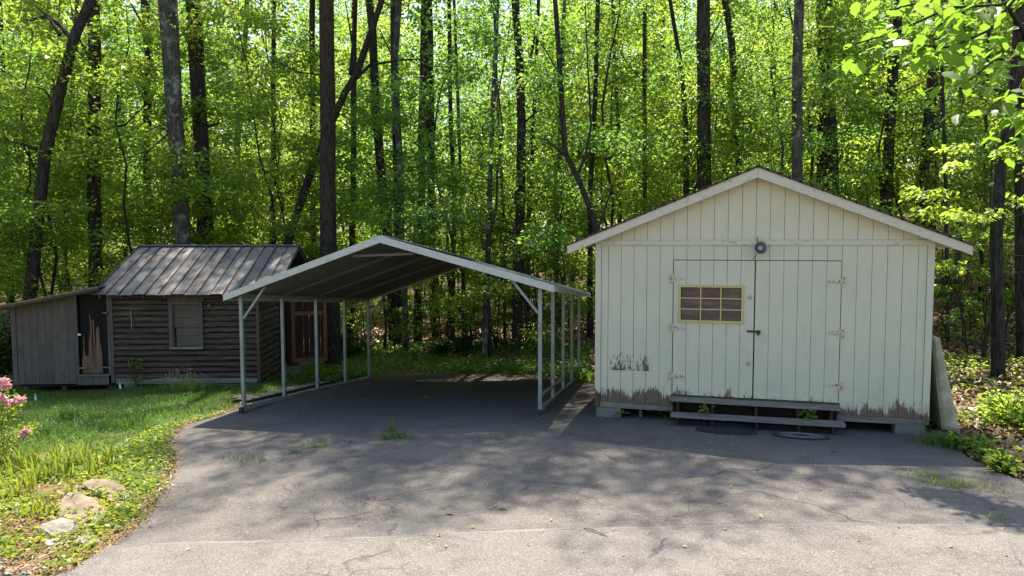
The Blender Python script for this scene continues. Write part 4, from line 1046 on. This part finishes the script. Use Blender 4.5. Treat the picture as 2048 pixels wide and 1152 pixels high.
# far wood closing the view
rng = np.random.default_rng(5); n = 110000
a = np.radians(rng.uniform(-35, 68, n)); r = rng.uniform(74, 96, n); zf = rng.random(n)**1.3*33
C = np.c_[-np.sin(a)*r, np.cos(a)*r, zf]; C[:, 2] += T(C[:, 0], C[:, 1])
clump = np.sin(C[:, 0]*.9)+np.sin(C[:, 1]*.8+C[:, 2]*1.3)+np.sin(C[:, 2]*.7+C[:, 0]*.4)+rng.normal(0, .8, n)
C = C[clump > -1.2]; n = len(C)
me = leaf_mesh('far_woods', C, rng.normal(0, 1, (n, 3)), unit(np.array([0, 0, 1.])+rng.normal(0, .7, (n, 3))), .5*(.6+.8*rng.random(n)), M['leaf'])
tag(link('far_woods', me), 'far wood behind the trees, one mass of leaves', kind='stuff')
# saplings and thin stems at the edge of the wood
def sap(u, v, sc, i, lab='thin sapling growing at the dim edge of the wood', grp='thin saplings at the edge of the wood'):
    P = ground_at(u, v)
    put_tree('sapling', SAPS[i % 4], (P[0], P[1], P[2]-.02), rnd.uniform(0, 6.28), sc, lab, 'sapling', grp)
for q in range(46):
    sap(rnd.uniform(690, 1185), rnd.uniform(655, 712), rnd.uniform(.6, 1.15), q)
for q in range(14): sap(rnd.uniform(1890, 2060), rnd.uniform(600, 740), rnd.uniform(.5, .9), q)
for u, v, sc in ((15, 740, .6), (5, 700, .8), (-25, 760, .6)): sap(u, v, sc, 1)

# bare sticks leaning in the wood behind the carport
for lab, D, a_, b_, r in (('thin dead pole slanting down to the trunk behind the carport', 22.8, (905, 610), (1025, 693), .03), ('shorter dead stick crossing behind the carport', 23.2, (925, 640), (990, 702), .022), ('steep dead stick beside the slender trunk behind the carport', 23.4, (978, 640), (992, 700), .02)):
    P, Q = at(*a_, D+.6), at(*b_, D); Q[2] = Tz(Q[0], Q[1]); mmid = (P+Q)/2+np.array([0, 0, .08])
    tag(MB().tube([P, mmid, Q], [r*.6, r, r*1.1], 6).build('dead_stick', M['bark'], None, True), lab, 'stick')

# unseen bough added to the right-edge tree to shadow the drive below
et = next(o for o in bpy.data.objects if o.get('label') == 'dark trunk at the right edge of the picture')
GP = [ground_at(u, v) for u, v in ((1835, 990), (1900, 1000), (1960, 1020), (2060, 1052), (2160, 1070))]
BP = np.array([g+np.array(sd)/sd.z*(6.6+.25*i) for i, g in enumerate(GP)])-np.array(et.location)
out = []; spray(np.random.default_rng(31), BP[:3], 260, .22, .15, .5, .15, out); spray(np.random.default_rng(32), BP[2:], 420, .42, .2, .5, .16, out)
link('crown', leaf_mesh('shadow_bough_leaves', *cat_leaves(out), M['leaf']), et)
MB().tube([tuple(p) for p in BP]+[(0, 0, BP[-1][2]-.6)], [.006, .012, .018, .026, .035, .05], 6, False).build('limb', M['bark'], et, True)

# ------------------------------------------------------------------ overhanging branch at the upper right, with big leaves
br = thing('overhanging_branch', 'leafy branch with large bright leaves hanging in at the upper right', 'branch', tuple(at(2150, -60, 6.5)))
B0 = at(2150, -60, 6.5)
def big_leaf():
    out = [(0, 0), (.10, .16), (.34, .30), (.42, .20), (.50, .26), (.72, .20), (.80, .10), (1.0, 0)]
    b = MB(); vs = []
    for x, y in out: vs.append((x, 0, -.10*x*x))
    L_ = [(x, y, -.10*x*x+.10*y) for x, y in out[1:-1]]; R_ = [(x, -y, -.10*x*x+.10*y) for x, y in out[1:-1]]
    n = len(out); vs += L_+R_; m = n-2; fs = []
    for i in range(n-1):
        a0, a1 = i, i+1
        l0 = n+i-1 if i > 0 else None; l1 = n+i if i < n-2 else None
        fs.append(tuple(t for t in (a0, a1, l1, l0) if t is not None)); 
        r0_ = n+m+i-1 if i > 0 else None; r1_ = n+m+i if i < n-2 else None
        fs.append(tuple(t for t in (a0, r0_, r1_, a1) if t is not None))
    fs = [f for f in fs if len(f) >= 3]
    b.add(vs, fs); me = b.mesh('big_leaf', M['leaf_big']); 
    aa = me.attributes.new('rnd', 'FLOAT', 'FACE'); aa.data.foreach_set('value', [.35]*len(me.polygons)); return me
BL = big_leaf()
twigs = [((2150, -60), (2000, 10), (1900, 15), (1800, 60), (1690, 95)), ((2060, -40), (1980, 60), (1900, 95), (1830, 90)), ((2150, 60), (2060, 110), (1990, 120), (1940, 160)), ((2150, 100), (2080, 190), (2030, 210), (1995, 250)), ((2000, -40), (1900, 0), (1840, 5), (1780, 20)), ((2160, 200), (2100, 260), (2050, 300))]
for tw in twigs:
    D0 = rnd.uniform(5.0, 6.4); Q = [at(u, v, D0+rnd.uniform(-.25, .25))-B0 for u, v in tw]
    n = len(Q); MB().tube(Q, [.012*(1-.8*i/n)+.002 for i in range(n)], 6, False).build('twig', M['bark_thin'], br, True)
    for i in range(n-1):
        for q in range(28 if i else 12):
            f = rnd.random(); p = Q[i]*(1-f)+Q[i+1]*f; s_ = rnd.uniform(.07, .18)
            o = link('leaf', BL, br, tuple(p+np.array([rnd.gauss(0, .17), rnd.gauss(0, .17), rnd.gauss(-.05, .11)])), (rnd.gauss(0, .45), rnd.uniform(.0, .9), rnd.uniform(0, 6.28)), s_)

# ------------------------------------------------------------------ low plants and ground cover
def inpoly(P, poly):
    x, y = P[:, 0], P[:, 1]; ins = np.zeros(len(P), bool); n = len(poly)
    for i in range(n):
        x0, y0 = poly[i][:2]; x1, y1 = poly[(i+1) % n][:2]
        c = ((y0 > y) != (y1 > y)); ins ^= c & (x < (x1-x0)*(y-y0)/(y1-y0+1e-12)+x0)
    return ins
DRIVE = np.array([p[:2] for p in poly])
cbx, cby = np.array([.952, .307]), np.array([-.307, .952])
def cabin_local(P): q = P[:, :2]-np.array(CP0[:2]); return q@cbx, q@cby
def scatter(n, pxpoly, seed=0, avoid_cabin=True):
    g = [ground_at(*q)[:2] for q in pxpoly]; g = np.array(g); lo, hi = g.min(0), g.max(0)
    r = np.random.default_rng(seed); P = r.uniform(lo, hi, (n, 2)); P = P[inpoly(P, g)]; P = P[~inpoly(P, DRIVE)]
    if avoid_cabin:
        u, v = cabin_local(P); P = P[~((u > -5.2) & (u < 0) & (v > .02))]
    return np.c_[P, T(P[:, 0], P[:, 1])]
def fbm(P, s, seed=0):
    r = np.random.default_rng(seed); o = np.zeros(len(P))
    for i in range(7):
        k2 = r.normal(0, 1, 2)*s*(1.5**(i*.6)); o += np.sin(P[:, 0]*k2[0]+P[:, 1]*k2[1]+r.random()*6.3)/(1+.3*i)
    return o/2.5
lawn_px = [(-200, 1000), (-200, 800), (10, 775), (200, 768), (540, 762), (640, 752), (700, 748), (745, 748), (745, 760), (560, 800), (480, 822), (345, 872), (352, 935), (200, 960)]
P = scatter(150000, lawn_px, 3); f = fbm(P, 1.6, 4); keep = (RNG.random(len(P)) < np.clip(.55+.5*f, .10, 1)); P = P[keep]; f = f[keep]
d_ = P[:, 1]; tall = np.clip(.6+.6*fbm(P, .9, 9), .15, 1.3)
# taller, darker growth in the middle of the lawn, mown thin near the cabin and the drive
midl = np.exp(-((P[:, 0]+10.3)/1.5)**2-((P[:, 1]-10.6)/.9)**2)
h = (.045+.05*tall+.16*midl*tall)*(.6+.8*RNG.random(len(P)))
me = blade_mesh('lawn_grass', P, h, .007+.004*RNG.random(len(P)), .5+.5*RNG.random(len(P)), M['grass'])
tag(link('lawn_grass', me), 'green grass of the shaded lawn by the cabin', kind='stuff')
# patchy low leaves along the drive edge and in the lawn
def low_leaves(name, label, P, hmax, size, mat, tilt=.45, kind='stuff'):
    n = len(P); C = P+np.c_[RNG.normal(0, .02, (n, 2)), hmax*RNG.random(n)]
    A = unit(np.c_[RNG.normal(0, 1, (n, 2)), RNG.normal(0, .25, n)]); N = unit(np.array([0, 0, 1.])+RNG.normal(0, tilt, (n, 3)))
    return tag(link(name, leaf_mesh(name, C, A, N, size*(.6+.8*RNG.random(n)), M[mat], .8)), label, kind=kind)
P = scatter(36000, [(-150, 1150), (-150, 930), (120, 950), (230, 900), (300, 862), (430, 830), (470, 826), (345, 872), (358, 930), (335, 990), (285, 1055), (215, 1105), (120, 1150)], 5)
P = P[RNG.random(len(P)) < np.clip(.5+.6*fbm(P, 2.4, 8), .12, 1)]
low_leaves('ground_cover', 'pale green creeping plants along the drive edge', P, .07, .055, 'leaf_lime')
P = scatter(16000, [(200, 960), (300, 870), (430, 830), (470, 826), (345, 872), (358, 930), (335, 990), (285, 1055)], 6)
low_leaves('clover_cover', 'small green clover leaves at the drive edge', P[RNG.random(len(P)) < .6], .06, .035, 'grass')
# dense low cover behind the carport
P = scatter(60000, [(560, 770), (640, 700), (760, 690), (900, 690), (1180, 700), (1190, 780), (1150, 770), (1080, 752), (900, 749), (745, 754), (700, 768)], 7)
P = P[RNG.random(len(P)) < np.clip(.45+.5*fbm(P, 1.3, 5), .08, 1)]
low_leaves('ivy_cover', 'low leafy ground cover behind the carport', P, .20, .085, 'leaf_cool')
P = scatter(70000, [(1850, 1000), (1862, 860), (1880, 640), (2100, 560), (2100, 990)], 12)
P = P[RNG.random(len(P)) < np.clip(.22+.45*fbm(P, 1.1, 6), .0, 1)]
low_leaves('slope_weeds', 'scattered green weeds on the leafy slope', P, .22, .08, 'leaf')
# fallen leaves
P = scatter(90000, [(1850, 1010), (1862, 860), (1880, 560), (2200, 540), (2200, 1010)], 13)
low_leaves('leaf_litter', 'brown fallen leaves on the slope right of the shed', P, .04, .10, 'litter', .5)
P = scatter(60000, [(640, 700), (700, 640), (1190, 600), (1190, 760), (1080, 750), (900, 720)], 14)
low_leaves('forest_litter', 'brown fallen leaves under the trees behind the carport', P, .05, .12, 'litter', .5)
# orange pine straw along the drive edge
E_ = []
for i in range(len(LEFT_EDGE)-8):
    a, b = LEFT_EDGE[i], LEFT_EDGE[i+1]
    for q in range(int(np.linalg.norm(b-a)*170)):
        f = rnd.random(); p = a+(b-a)*f; E_.append((p[0]+rnd.gauss(-.05, .07), p[1]+rnd.gauss(0, .07)))
E_ = np.array(E_); P = np.c_[E_, T(E_[:, 0], E_[:, 1])+.024]; n = len(P)
A = unit(np.c_[RNG.normal(0, 1, (n, 2)), RNG.normal(0, .12, n)])
tag(link('pine_straw', leaf_mesh('pine_straw', P+np.c_[np.zeros((n, 2)), .02*RNG.random(n)], A, np.tile([0, 0, 1.], (n, 1))+RNG.normal(0, .3, (n, 3)), .06+.06*RNG.random(n), M['straw'], .14)), 'orange pine straw gathered along the drive edge', kind='stuff')
P = scatter(4000, [(-100, 1152), (-60, 1000), (120, 990), (180, 1080), (200, 1120), (130, 1152)], 15); n = len(P)
tag(link('bed_mulch', leaf_mesh('bed_mulch', P+np.c_[np.zeros((n, 2)), .03*RNG.random(n)], unit(np.c_[RNG.normal(0, 1, (n, 2)), RNG.normal(0, .1, n)]), np.tile([0, 0, 1.], (n, 1))+RNG.normal(0, .3, (n, 3)), .09, M['straw'], .2)), 'brown straw mulch in the corner bed', kind='stuff')

# strap-leaved clumps (daffodil foliage)
clumps = [(8, 960), (45, 945), (70, 935), (110, 950), (60, 985), (20, 1000), (150, 930), (165, 925), (185, 945), (115, 925), (135, 955), (215, 935), (30, 925), (85, 965), (10, 925)]
def strap(u, v, n, hh, lab, grp, mt='grass_yellow'):
    p = ground_at(u, v); o = thing('strap_leaf_plant', lab, 'plant', tuple(p), 0, grp)
    B = np.c_[RNG.normal(0, .05, (n, 2)), np.zeros(n)]
    link('foliage', blade_mesh('strap_foliage', B, hh*(.6+.6*RNG.random(n)), .018+.008*RNG.random(n), .25+.6*RNG.random(n), M[mt]), o); return o
for u, v in clumps: strap(u, v, 16, .42, 'clump of bright yellow-green strap leaves in the sunny bed', 'sunlit strap-leaf clumps')
strap(88, 1035, 14, .24, 'single strap-leaf clump beside the pale boulder', None)
strap(143, 1000, 9, .28, 'upright strap-leaf shoot growing between the tan slabs', None)
strap(60, 1030, 10, .24, 'small strap-leaf clump in the straw left of the slabs', None)
# dark tussock in the lawn
for u, v, n, hh, lab in ((140, 842, 420, .36, 'big dark green grass tussock on the lawn near the azalea'), (245, 858, 260, .26, 'smaller dark grass tussock on the lawn toward the drive'), (95, 870, 240, .30, 'long green grass tuft below the big tussock'), (205, 775, 90, .42, 'grass clump under the lean-to threshold')):
    p = ground_at(u, v); o = thing('grass_tussock', lab, 'grass tuft', tuple(p))
    B = np.c_[RNG.normal(0, .22 if n > 100 else .10, n), RNG.normal(0, .14, n), np.zeros(n)]
    link('blades', blade_mesh('tussock', B, hh*(.5+.6*RNG.random(n)), .009, .4+.6*RNG.random(n), M['grass']), o)
p = ground_at(1895, 893); o = thing('grass_tussock', 'green grass tuft at the foot of the mattress', 'grass tuft', tuple(p)); n = 420
B = np.c_[RNG.normal(0, .2, n), RNG.normal(0, .14, n), np.zeros(n)]; link('blades', blade_mesh('tussock', B, .26*(.5+.6*RNG.random(n)), .009, .4+.6*RNG.random(n), M['grass']), o)
# seeding grass in front of the cabin
p = ground_at(372, 782); o = thing('seeding_grass', 'tall grass clump with pale seed heads in front of the cabin', 'grass clump', tuple(p))
n = 200; B = np.c_[RNG.normal(0, .30, n), RNG.normal(0, .12, n), np.zeros(n)]
link('blades', blade_mesh('seed_blades', B, .30*(.5+.8*RNG.random(n)), .008, .3+.5*RNG.random(n), M['grass_yellow']), o)
n = 150; xs_ = RNG.normal(0, .33, n); C = np.c_[xs_, RNG.normal(0, .12, n), .18+.36*RNG.random(n)*np.exp(-(xs_/.5)**2)]
link('seed_heads', leaf_mesh('seed_heads', C, unit(np.c_[RNG.normal(0, .4, (n, 2)), -np.ones(n)]), RNG.normal(0, 1, (n, 3)), .035, M['seed_head'], .5), o)
n = 60; link('stalks', blade_mesh('seed_stalks', np.c_[RNG.normal(0, .25, n), RNG.normal(0, .1, n), np.zeros(n)], .50*(.6+.5*RNG.random(n)), .004, .3+.4*RNG.random(n), M['dry_blade']), o)

def weed(u, v, n, sp_, hh, mat, lab, grp=None, on_drive=False, leaf=False, name='weed', elong=1.0):
    p = ground_at(u, v); p[2] += .022 if on_drive else 0
    o = thing(name, lab, 'weed', tuple(p), 0, grp)
    if leaf:
        C = np.c_[RNG.normal(0, sp_, (n, 2)), hh*RNG.random(n)]
        link('leaves', leaf_mesh('weed_leaves', C, unit(C*np.array([1, 1, .2])+RNG.normal(0, .03, (n, 3))+1e-4), unit(np.array([0, -.3, 1.])+RNG.normal(0, .35, (n, 3))), .045+.03*RNG.random(n), M[mat], .75), o)
        m = 4; link('stems', blade_mesh('weed_stems', np.zeros((m, 3)), hh, .006, .3, M['grass']), o)
    else:
        B = np.c_[RNG.normal(0, sp_*elong, n), RNG.normal(0, sp_*.5, n), np.zeros(n)]
        link('blades', blade_mesh('weed_blades', B, hh*(.5+.7*RNG.random(n)), .007, .5+.8*RNG.random(n), M[mat]), o)
    o.scale = (1.35,)*3
    return o
weed(492, 924, 60, .10, .08, 'grass', 'row of green grass tufts in a crack near the left drive edge', on_drive=True, elong=1.6)
weed(588, 911, 25, .04, .07, 'grass', 'tiny green tuft in the crack left of the middle weeds', on_drive=True)
weed(632, 897, 40, .07, .08, 'grass_yellow', 'yellowish weed tuft in the middle drive crack', on_drive=True, elong=1.6)
weed(700, 888, 24, .04, .05, 'grass', 'faint green tuft in the middle drive crack', on_drive=True, elong=1.5)
weed(770, 882, 40, .05, .09, 'grass', 'green weed below the others in the middle of the drive', on_drive=True)
weed(782, 866, 30, .04, .12, 'grass', 'upper green weed in the middle of the drive', on_drive=True)
weed(796, 878, 60, .06, .11, 'grass', 'largest green weed in the middle of the drive', on_drive=True)
weed(815, 879, 30, .05, .07, 'grass_yellow', 'flat yellow-green weed right of the largest drive weed', on_drive=True, elong=1.6)
weed(980, 878, 22, .06, .04, 'dry_blade', 'faded dry tuft in the middle of the drive', on_drive=True, elong=1.8)
weed(850, 797, 26, .05, .04, 'grass_yellow', 'small pale tuft on the shaded drive under the carport', on_drive=True)
weed(430, 1010, 70, .30, .05, 'grass_yellow', 'line of low yellow-green weeds along the near left crack', on_drive=True, elong=2.2)
weed(735, 1013, 40, .10, .03, 'straw', 'orange dead weed scraps in the near crack', on_drive=True, elong=2)
weed(862, 1082, 18, .04, .05, 'straw', 'small orange-green tuft at the drive seam', on_drive=True)
weed(1612, 918, 16, .04, .05, 'dry_blade', 'small dry tuft in front of the shed steps', on_drive=True)
weed(1848, 956, 45, .07, .07, 'grass_yellow', 'pale tuft in the crack at the right of the drive', on_drive=True, elong=1.6)
weed(1912, 976, 90, .09, .10, 'grass_yellow', 'bright lime weed clump in the right-hand drive crack', on_drive=True, elong=1.8)
weed(2003, 990, 20, .04, .04, 'grass_yellow', 'tiny lime tuft in the crack near the right edge', on_drive=True)
weed(2000, 1040, 22, .05, .05, 'grass_yellow', 'small weed standing alone by the right edge of the drive', on_drive=True)
weed(1240, 838, 14, .05, .10, 'leaf', 'small dark weed beside the left footing of the shed', leaf=True)
weed(1305, 832, 22, .08, .14, 'leaf', 'leafy weed under the shed skirt left of the steps', leaf=True)
weed(1340, 840, 26, .07, .18, 'leaf', 'green weed at the left end of the steps', leaf=True)
# weeds growing up between the step planks
for x, y, n, lab in ((1.72, -.35, 18, 'green sprig growing between the step planks on the left'), (3.22, -.30, 24, 'green weed growing between the step planks on the right')):
    o = thing('weed', lab, 'weed', (SX+x, SY+y, -.05))
    C = np.c_[RNG.normal(0, .06, n), RNG.normal(0, .03, n), .20+.12*RNG.random(n)]
    link('leaves', leaf_mesh('sprig', C, unit(C*np.array([1, 1, .1])+RNG.normal(0, .02, (n, 3))), unit(np.array([0, -.5, 1.])+RNG.normal(0, .3, (n, 3))), .07, M['leaf'], .75), o)
    link('stems', blade_mesh('sprig_stem', np.zeros((4, 3)), .26, .006, .2, M['grass']), o)
# shrubby sprig on the cabin wall
p = np.array(CP0)+np.array([*(cbx*-2.68+cby*-.12), .02]); o = thing('wall_sprig', 'bright green shrub sprig against the cabin wall', 'shrub', tuple(p))
n = 90; tv = RNG.random(n); side = np.where(RNG.random(n) < .5, -1, 1)
C = np.c_[side*(.05+.16*RNG.random(n)), RNG.normal(0, .05, n), .28+.38*tv]
C[tv < .3, 2] -= .15
link('leaves', leaf_mesh('sprig_leaves', C, unit(RNG.normal(0, 1, (n, 3))), unit(np.array([0, -.4, 1.])+RNG.normal(0, .4, (n, 3))), .065, M['leaf'], .7), o)
sm = MB()
for dx in (-.16, -.06, .08, .17): sm.tube([(0, 0, 0), (dx*.4, 0, .25), (dx, 0, .58)], [.007, .005, .003], 5, False)
sm.build('stems', M['bark_thin'], o)

# weeds and bush at right, dark bush beside the lean-to
def bush(name, lab, loc, R, Hh, n, leaf, mat, cat='shrub', seed=1):
    rng = np.random.default_rng(seed); o = thing(name, lab, cat, tuple(loc)); out = []; sm = MB()
    for j in range(22):
        a = rng.random()*6.28; r = R*math.sqrt(rng.random()); z = Hh*(.25+.75*rng.random())*math.sqrt(max(.2, 1-(r/R)**2*.7))
        e = np.array([math.cos(a)*r, math.sin(a)*r, z]); s0 = e*np.array([.12, .12, 0]); m_ = e*np.array([.55, .55, .6])
        sm.tube([s0, m_, e], [.012, .008, .003], 4, False); spray(rng, np.array([m_, (m_+e)/2, e]), n//22, .30*R, .10*Hh, .5, leaf, out)
    link('foliage', leaf_mesh('bush_foliage', *cat_leaves(out), M[mat]), o); sm.build('stems', M['bark_thin'], o); return o
g = ground_at(15, 800); q = np.array(CP0)+np.array([*(cbx*-6.6+cby*1.2), 0]); bush('evergreen_bush', 'dark glossy evergreen bush left of the lean-to', (q[0], q[1], Tz(q[0], q[1])), 1.0, 1.9, 2600, .11, 'leaf_dark', seed=3)
q = ground_at(900, 712); bush('evergreen_bush', 'dark low bush behind the middle of the carport', q, .9, .85, 1600, .10, 'leaf_dark', seed=4)
q = ground_at(700, 715); bush('evergreen_bush', 'grey-green bush behind the open cabin door', q, .8, 1.0, 1500, .09, 'leaf_dark', seed=5)
q = ground_at(2020, 850); bush('low_shrub', 'dark green shrub on the slope below the trunk at right', q, .55, .55, 900, .09, 'leaf', seed=6)
q = ground_at(2000, 945); bush('low_shrub', 'light green sprig beside the grey stone at right', q, .22, .30, 220, .07, 'leaf', seed=7)
q = ground_at(1945, 905); bush('low_shrub', 'small green shrub between mattress and grey stone', q, .30, .28, 260, .07, 'leaf', seed=8)
# understory sprays right of the shed
x, y = lat(1975, 16.5); put_tree('dogwood_tree', proto('dogwood', 'bark_thin', 'leaf', seed=77, H=5.2, cb=.35, R=2.1, r0=.04, nl=16, nleaf=2600, leaf=.13, spread=.3), (x, y, Tz(x, y)), .8, 1.0, 'small tree with layered bright leaves right of the shed eave')

# azalea at the left edge
p = ground_at(-25, 905); az_ = thing('azalea_bush', 'azalea bush with pink blossoms at the left edge', 'bush', tuple(p))
rng = np.random.default_rng(9); out = []; sm = MB()
ends = [at(u, v, 10.3+d)-p for u, v, d in ((15, 790, 0), (30, 800, .2), (55, 860, -.1), (20, 815, -.2), (-20, 780, .2), (5, 845, -.3), (-10, 820, 0), (45, 865, .1), (20, 875, -.2), (-30, 850, .1), (60, 850, .3), (0, 765, .1))]
for e in ends:
    m_ = e*np.array([.45, .45, .5])+rng.normal(0, .05, 3); sm.tube([(0, 0, 0), m_, e], [.014, .009, .004], 5, False)
    for q in range(3):
        e2 = m_+(e-m_)*rng.uniform(.3, .9)+rng.normal(0, .13, 3); sm.tube([m_, e2], [.005, .002], 4, False)
    spray(rng, np.array([m_*.3+e*.7, e]), 70, .14, .05, .6, .045, out)
link('foliage', leaf_mesh('azalea_leaves', *cat_leaves(out), M['leaf_lime']), az_); sm.build('stems', M['bark_thin'], az_)
for (u, v, r) in ((12, 772, .10), (38, 800, .12), (20, 806, .09), (47, 868, .09), (2, 795, .11), (-8, 765, .1), (30, 803, .09), (52, 862, .06), (8, 762, .09)):
    r *= .72; c = at(u, v, 10.2)-p; n = 60; d = unit(RNG.normal(0, 1, (n, 3))); C = c+d*r*(.5+.5*RNG.random((n, 1)))*np.array([1, 1, .7])
    link('blossom_cluster', leaf_mesh('blossom', C, unit(d+RNG.normal(0, .6, (n, 3))), unit(d+RNG.normal(0, .5, (n, 3))), .05, M['petal'], .8), az_)

# ------------------------------------------------------------------ rocks and small things
def stone(name, lab, u, v, sx, sy, sz, mat, rz=0.0, tilt=(0, 0), seed=0, cat='rock', group=None, flat=.5, lift=0.0):
    p = ground_at(u, v); bm = bmesh.new(); bmesh.ops.create_icosphere(bm, subdivisions=3, radius=1.0); r = random.Random(seed)
    dirs = [Vector((r.gauss(0, 1), r.gauss(0, 1), r.gauss(0, 1))).normalized() for _ in range(14)]; hs = [r.uniform(.62, .95) for _ in dirs]
    for vv in bm.verts:
        c = vv.co.copy()
        for d, h in zip(dirs, hs):
            t = c.dot(d)
            if t > h: c -= d*(t-h)*.9
        if c.z > flat: c.z = flat+(c.z-flat)*.15
        vv.co = Vector((c.x*sx, c.y*sy, c.z*sz))+Vector((r.gauss(0, .008), r.gauss(0, .008), r.gauss(0, .006)))
    me = bpy.data.meshes.new(name); bm.to_mesh(me); bm.free(); me.materials.append(M[mat])
    o = link(name, me, None, (p[0], p[1], p[2]+lift), (tilt[0], tilt[1], rz)); return tag(o, lab, cat, group)
def slab(lab, px, thick, mat, rise, seed):
    g = [ground_at(*q) for q in px]; c = sum(g)/len(g); r = random.Random(seed); rim = []
    for i in range(len(g)):
        a, b = g[i], g[(i+1) % len(g)]
        for q in range(6):
            t = q/6; p_ = a+(b-a)*t; rim.append((p_[0]-c[0]+r.gauss(0, .012), p_[1]-c[1]+r.gauss(0, .012)))
    n = len(rim); vs = []; rows = ((1.0, -.08), (1.0, .45), (.985, .8), (.95, 1.0), (.7, 1.02), (.4, 1.03), (.15, 1.0))
    for f, h in rows:
        for (x, y) in rim:
            zt = rise*(y*f/.5)+.008*math.sin(x*f*7+seed)+.007*math.sin(y*f*11+x*f*5)+r.gauss(0, .0015)
            vs.append((x*f, y*f, h*thick+(zt if h > .3 else 0)))
    fs = [(i*n+q, i*n+(q+1) % n, (i+1)*n+(q+1) % n, (i+1)*n+q) for i in range(len(rows)-1) for q in range(n)]+[tuple((len(rows)-1)*n+q for q in range(n))]
    return tag(MB().add(vs, fs).build('flat_rock', M[mat], None, False, tuple(c)), lab, 'rock')
slab('large tan slab of rock set beside the drive edge', [(112, 1040), (135, 1055), (198, 1064), (224, 1038), (192, 1012), (150, 998), (124, 1004)], .055, 'rock_tan', .05, 1)
slab('upper tan slab of rock at the drive edge', [(160, 976), (212, 1000), (260, 1004), (268, 992), (232, 974), (185, 968)], .05, 'rock_tan', .04, 2)
stone('boulder', 'pale weathered boulder below the tan slabs', 120, 1065, .26, .16, .15, 'rock_pale', -.2, (.1, 0), 3)
stone('boulder', 'smaller pale rock in front of the weathered boulder', 112, 1090, .17, .10, .08, 'rock_pale', .1, (.1, 0), 4)
stone('boulder', 'pale rock half under the creeping plants by the drive', 172, 1085, .14, .10, .08, 'rock_pale', .4, (.1, 0), 5)
stone('flat_rock', 'grey flat stone lying in the straw bed', 42, 1012, .22, .09, .06, 'rock_grey', .2, (.1, 0), 6)
stone('flat_rock', 'dark slab lying in the ivy behind the rear carport post', 762, 722, .55, .30, .08, 'rock_grey', -.3, (.1, .1), 7)
stone('flat_rock', 'flat slab in the ivy behind the middle of the carport', 893, 707, .32, .2, .08, 'rock_grey', .1, (.05, 0), 8)
stone('flat_rock', 'thin slab in the ivy near the right carport post', 1048, 728, .22, .14, .05, 'rock_grey', 0, (.05, 0), 9)
stone('flat_rock', 'stone block at the side door of the cabin', 586, 758, .28, .18, .10, 'rock_grey', .3, (0, 0), 10)
stone('boulder', 'small grey stone on the slope at the right', 1972, 918, .10, .07, .06, 'rock_grey', 0, (0, 0), 11)
for q, (u, v, s_) in enumerate(((12, 1128, .06), (30, 1122, .04), (22, 1146, .06), (56, 1147, .05), (93, 1128, .05), (5, 1110, .05), (70, 1133, .03), (-5, 1140, .06), (45, 1112, .035))):
    stone('pale_stone', 'small white stone in the bed at the lower left corner', u, v, s_*1.3, s_, s_*.8, 'rock_pale', q, (0, 0), 20+q, 'stone', 'small white stones in the corner bed')
for u, v, lab in ((70, 806, 'little white marker flag on the lawn near the azalea'), (239, 782, 'little white marker flag on the lawn near the cabin corner')):
    p = ground_at(u, v); o = thing('marker_flag', lab, 'flag', tuple(p))
    MB().tube([(0, 0, 0), (0, 0, .20)], [.003, .003], 5).build('wire_stake', M['wire'], o)
    MB().add([(0, 0, .06), (.035, .01, .05), (.05, .0, .09), (.012, .004, .20), (-.028, .01, .09), (0, .004, .06), (.03, .014, .055), (.045, .004, .09), (.012, .008, .195), (-.025, .014, .09)], [(0, 1, 2, 3, 4), (9, 8, 7, 6, 5)]).build('flag_cloth', M['flag_white'], o)
# sticks and leaves on the drive
p = ground_at(1195, 1074); p[2] += .022+.026
tag(MB().tube([(-.14, .06, .0), (-.05, .03, .012), (.02, -.02, .004), (.11, -.08, .0)], [.004, .006, .006, .003], 6).tube([(.02, -.02, .006), (.10, -.03, .012)], [.004, .002], 5).build('twig', M['grey_wood'], None, True, tuple(p)), 'forked dry twig lying on the drive seam', 'twig')
for u, v, lab in ((1005, 1025, 'short dark stick lying on the sunny drive'), (900, 1036, 'thin dark sliver of wood on the sunny drive')):
    p = ground_at(u, v); p[2] += .026
    tag(MB().tube([(-.045, 0, .004), (.0, .008, .01), (.045, .002, .004)], [.003, .006, .003], 5).build('twig', M['bark'], None, True, tuple(p)), lab, 'twig')
n = 260; uu = RNG.uniform(350, 2040, n); vv = 800+RNG.random(n)**1.4*330
Q = np.array([ground_at(a, b) for a, b in zip(uu, vv)]); Q = Q[inpoly(Q, DRIVE)]; n = len(Q); Q[:, 2] += .048
tag(link('drive_leaf_litter', leaf_mesh('drive_leaf_litter', Q, unit(np.c_[RNG.normal(0, 1, (n, 2)), RNG.normal(0, .1, n)]), unit(np.array([0, 0, 1.])+RNG.normal(0, .2, (n, 3))), .02+.045*RNG.random(n)**2, M['dry_blade'], .5)), 'tiny scattered dry leaves and seeds on the drive', kind='stuff')

for o in bpy.data.objects:
    if o.parent and o.name.split('.')[0] in ('blades', 'stems', 'stalks', 'seed_heads', 'foliage', 'leaves'): o['kind'] = 'stuff'
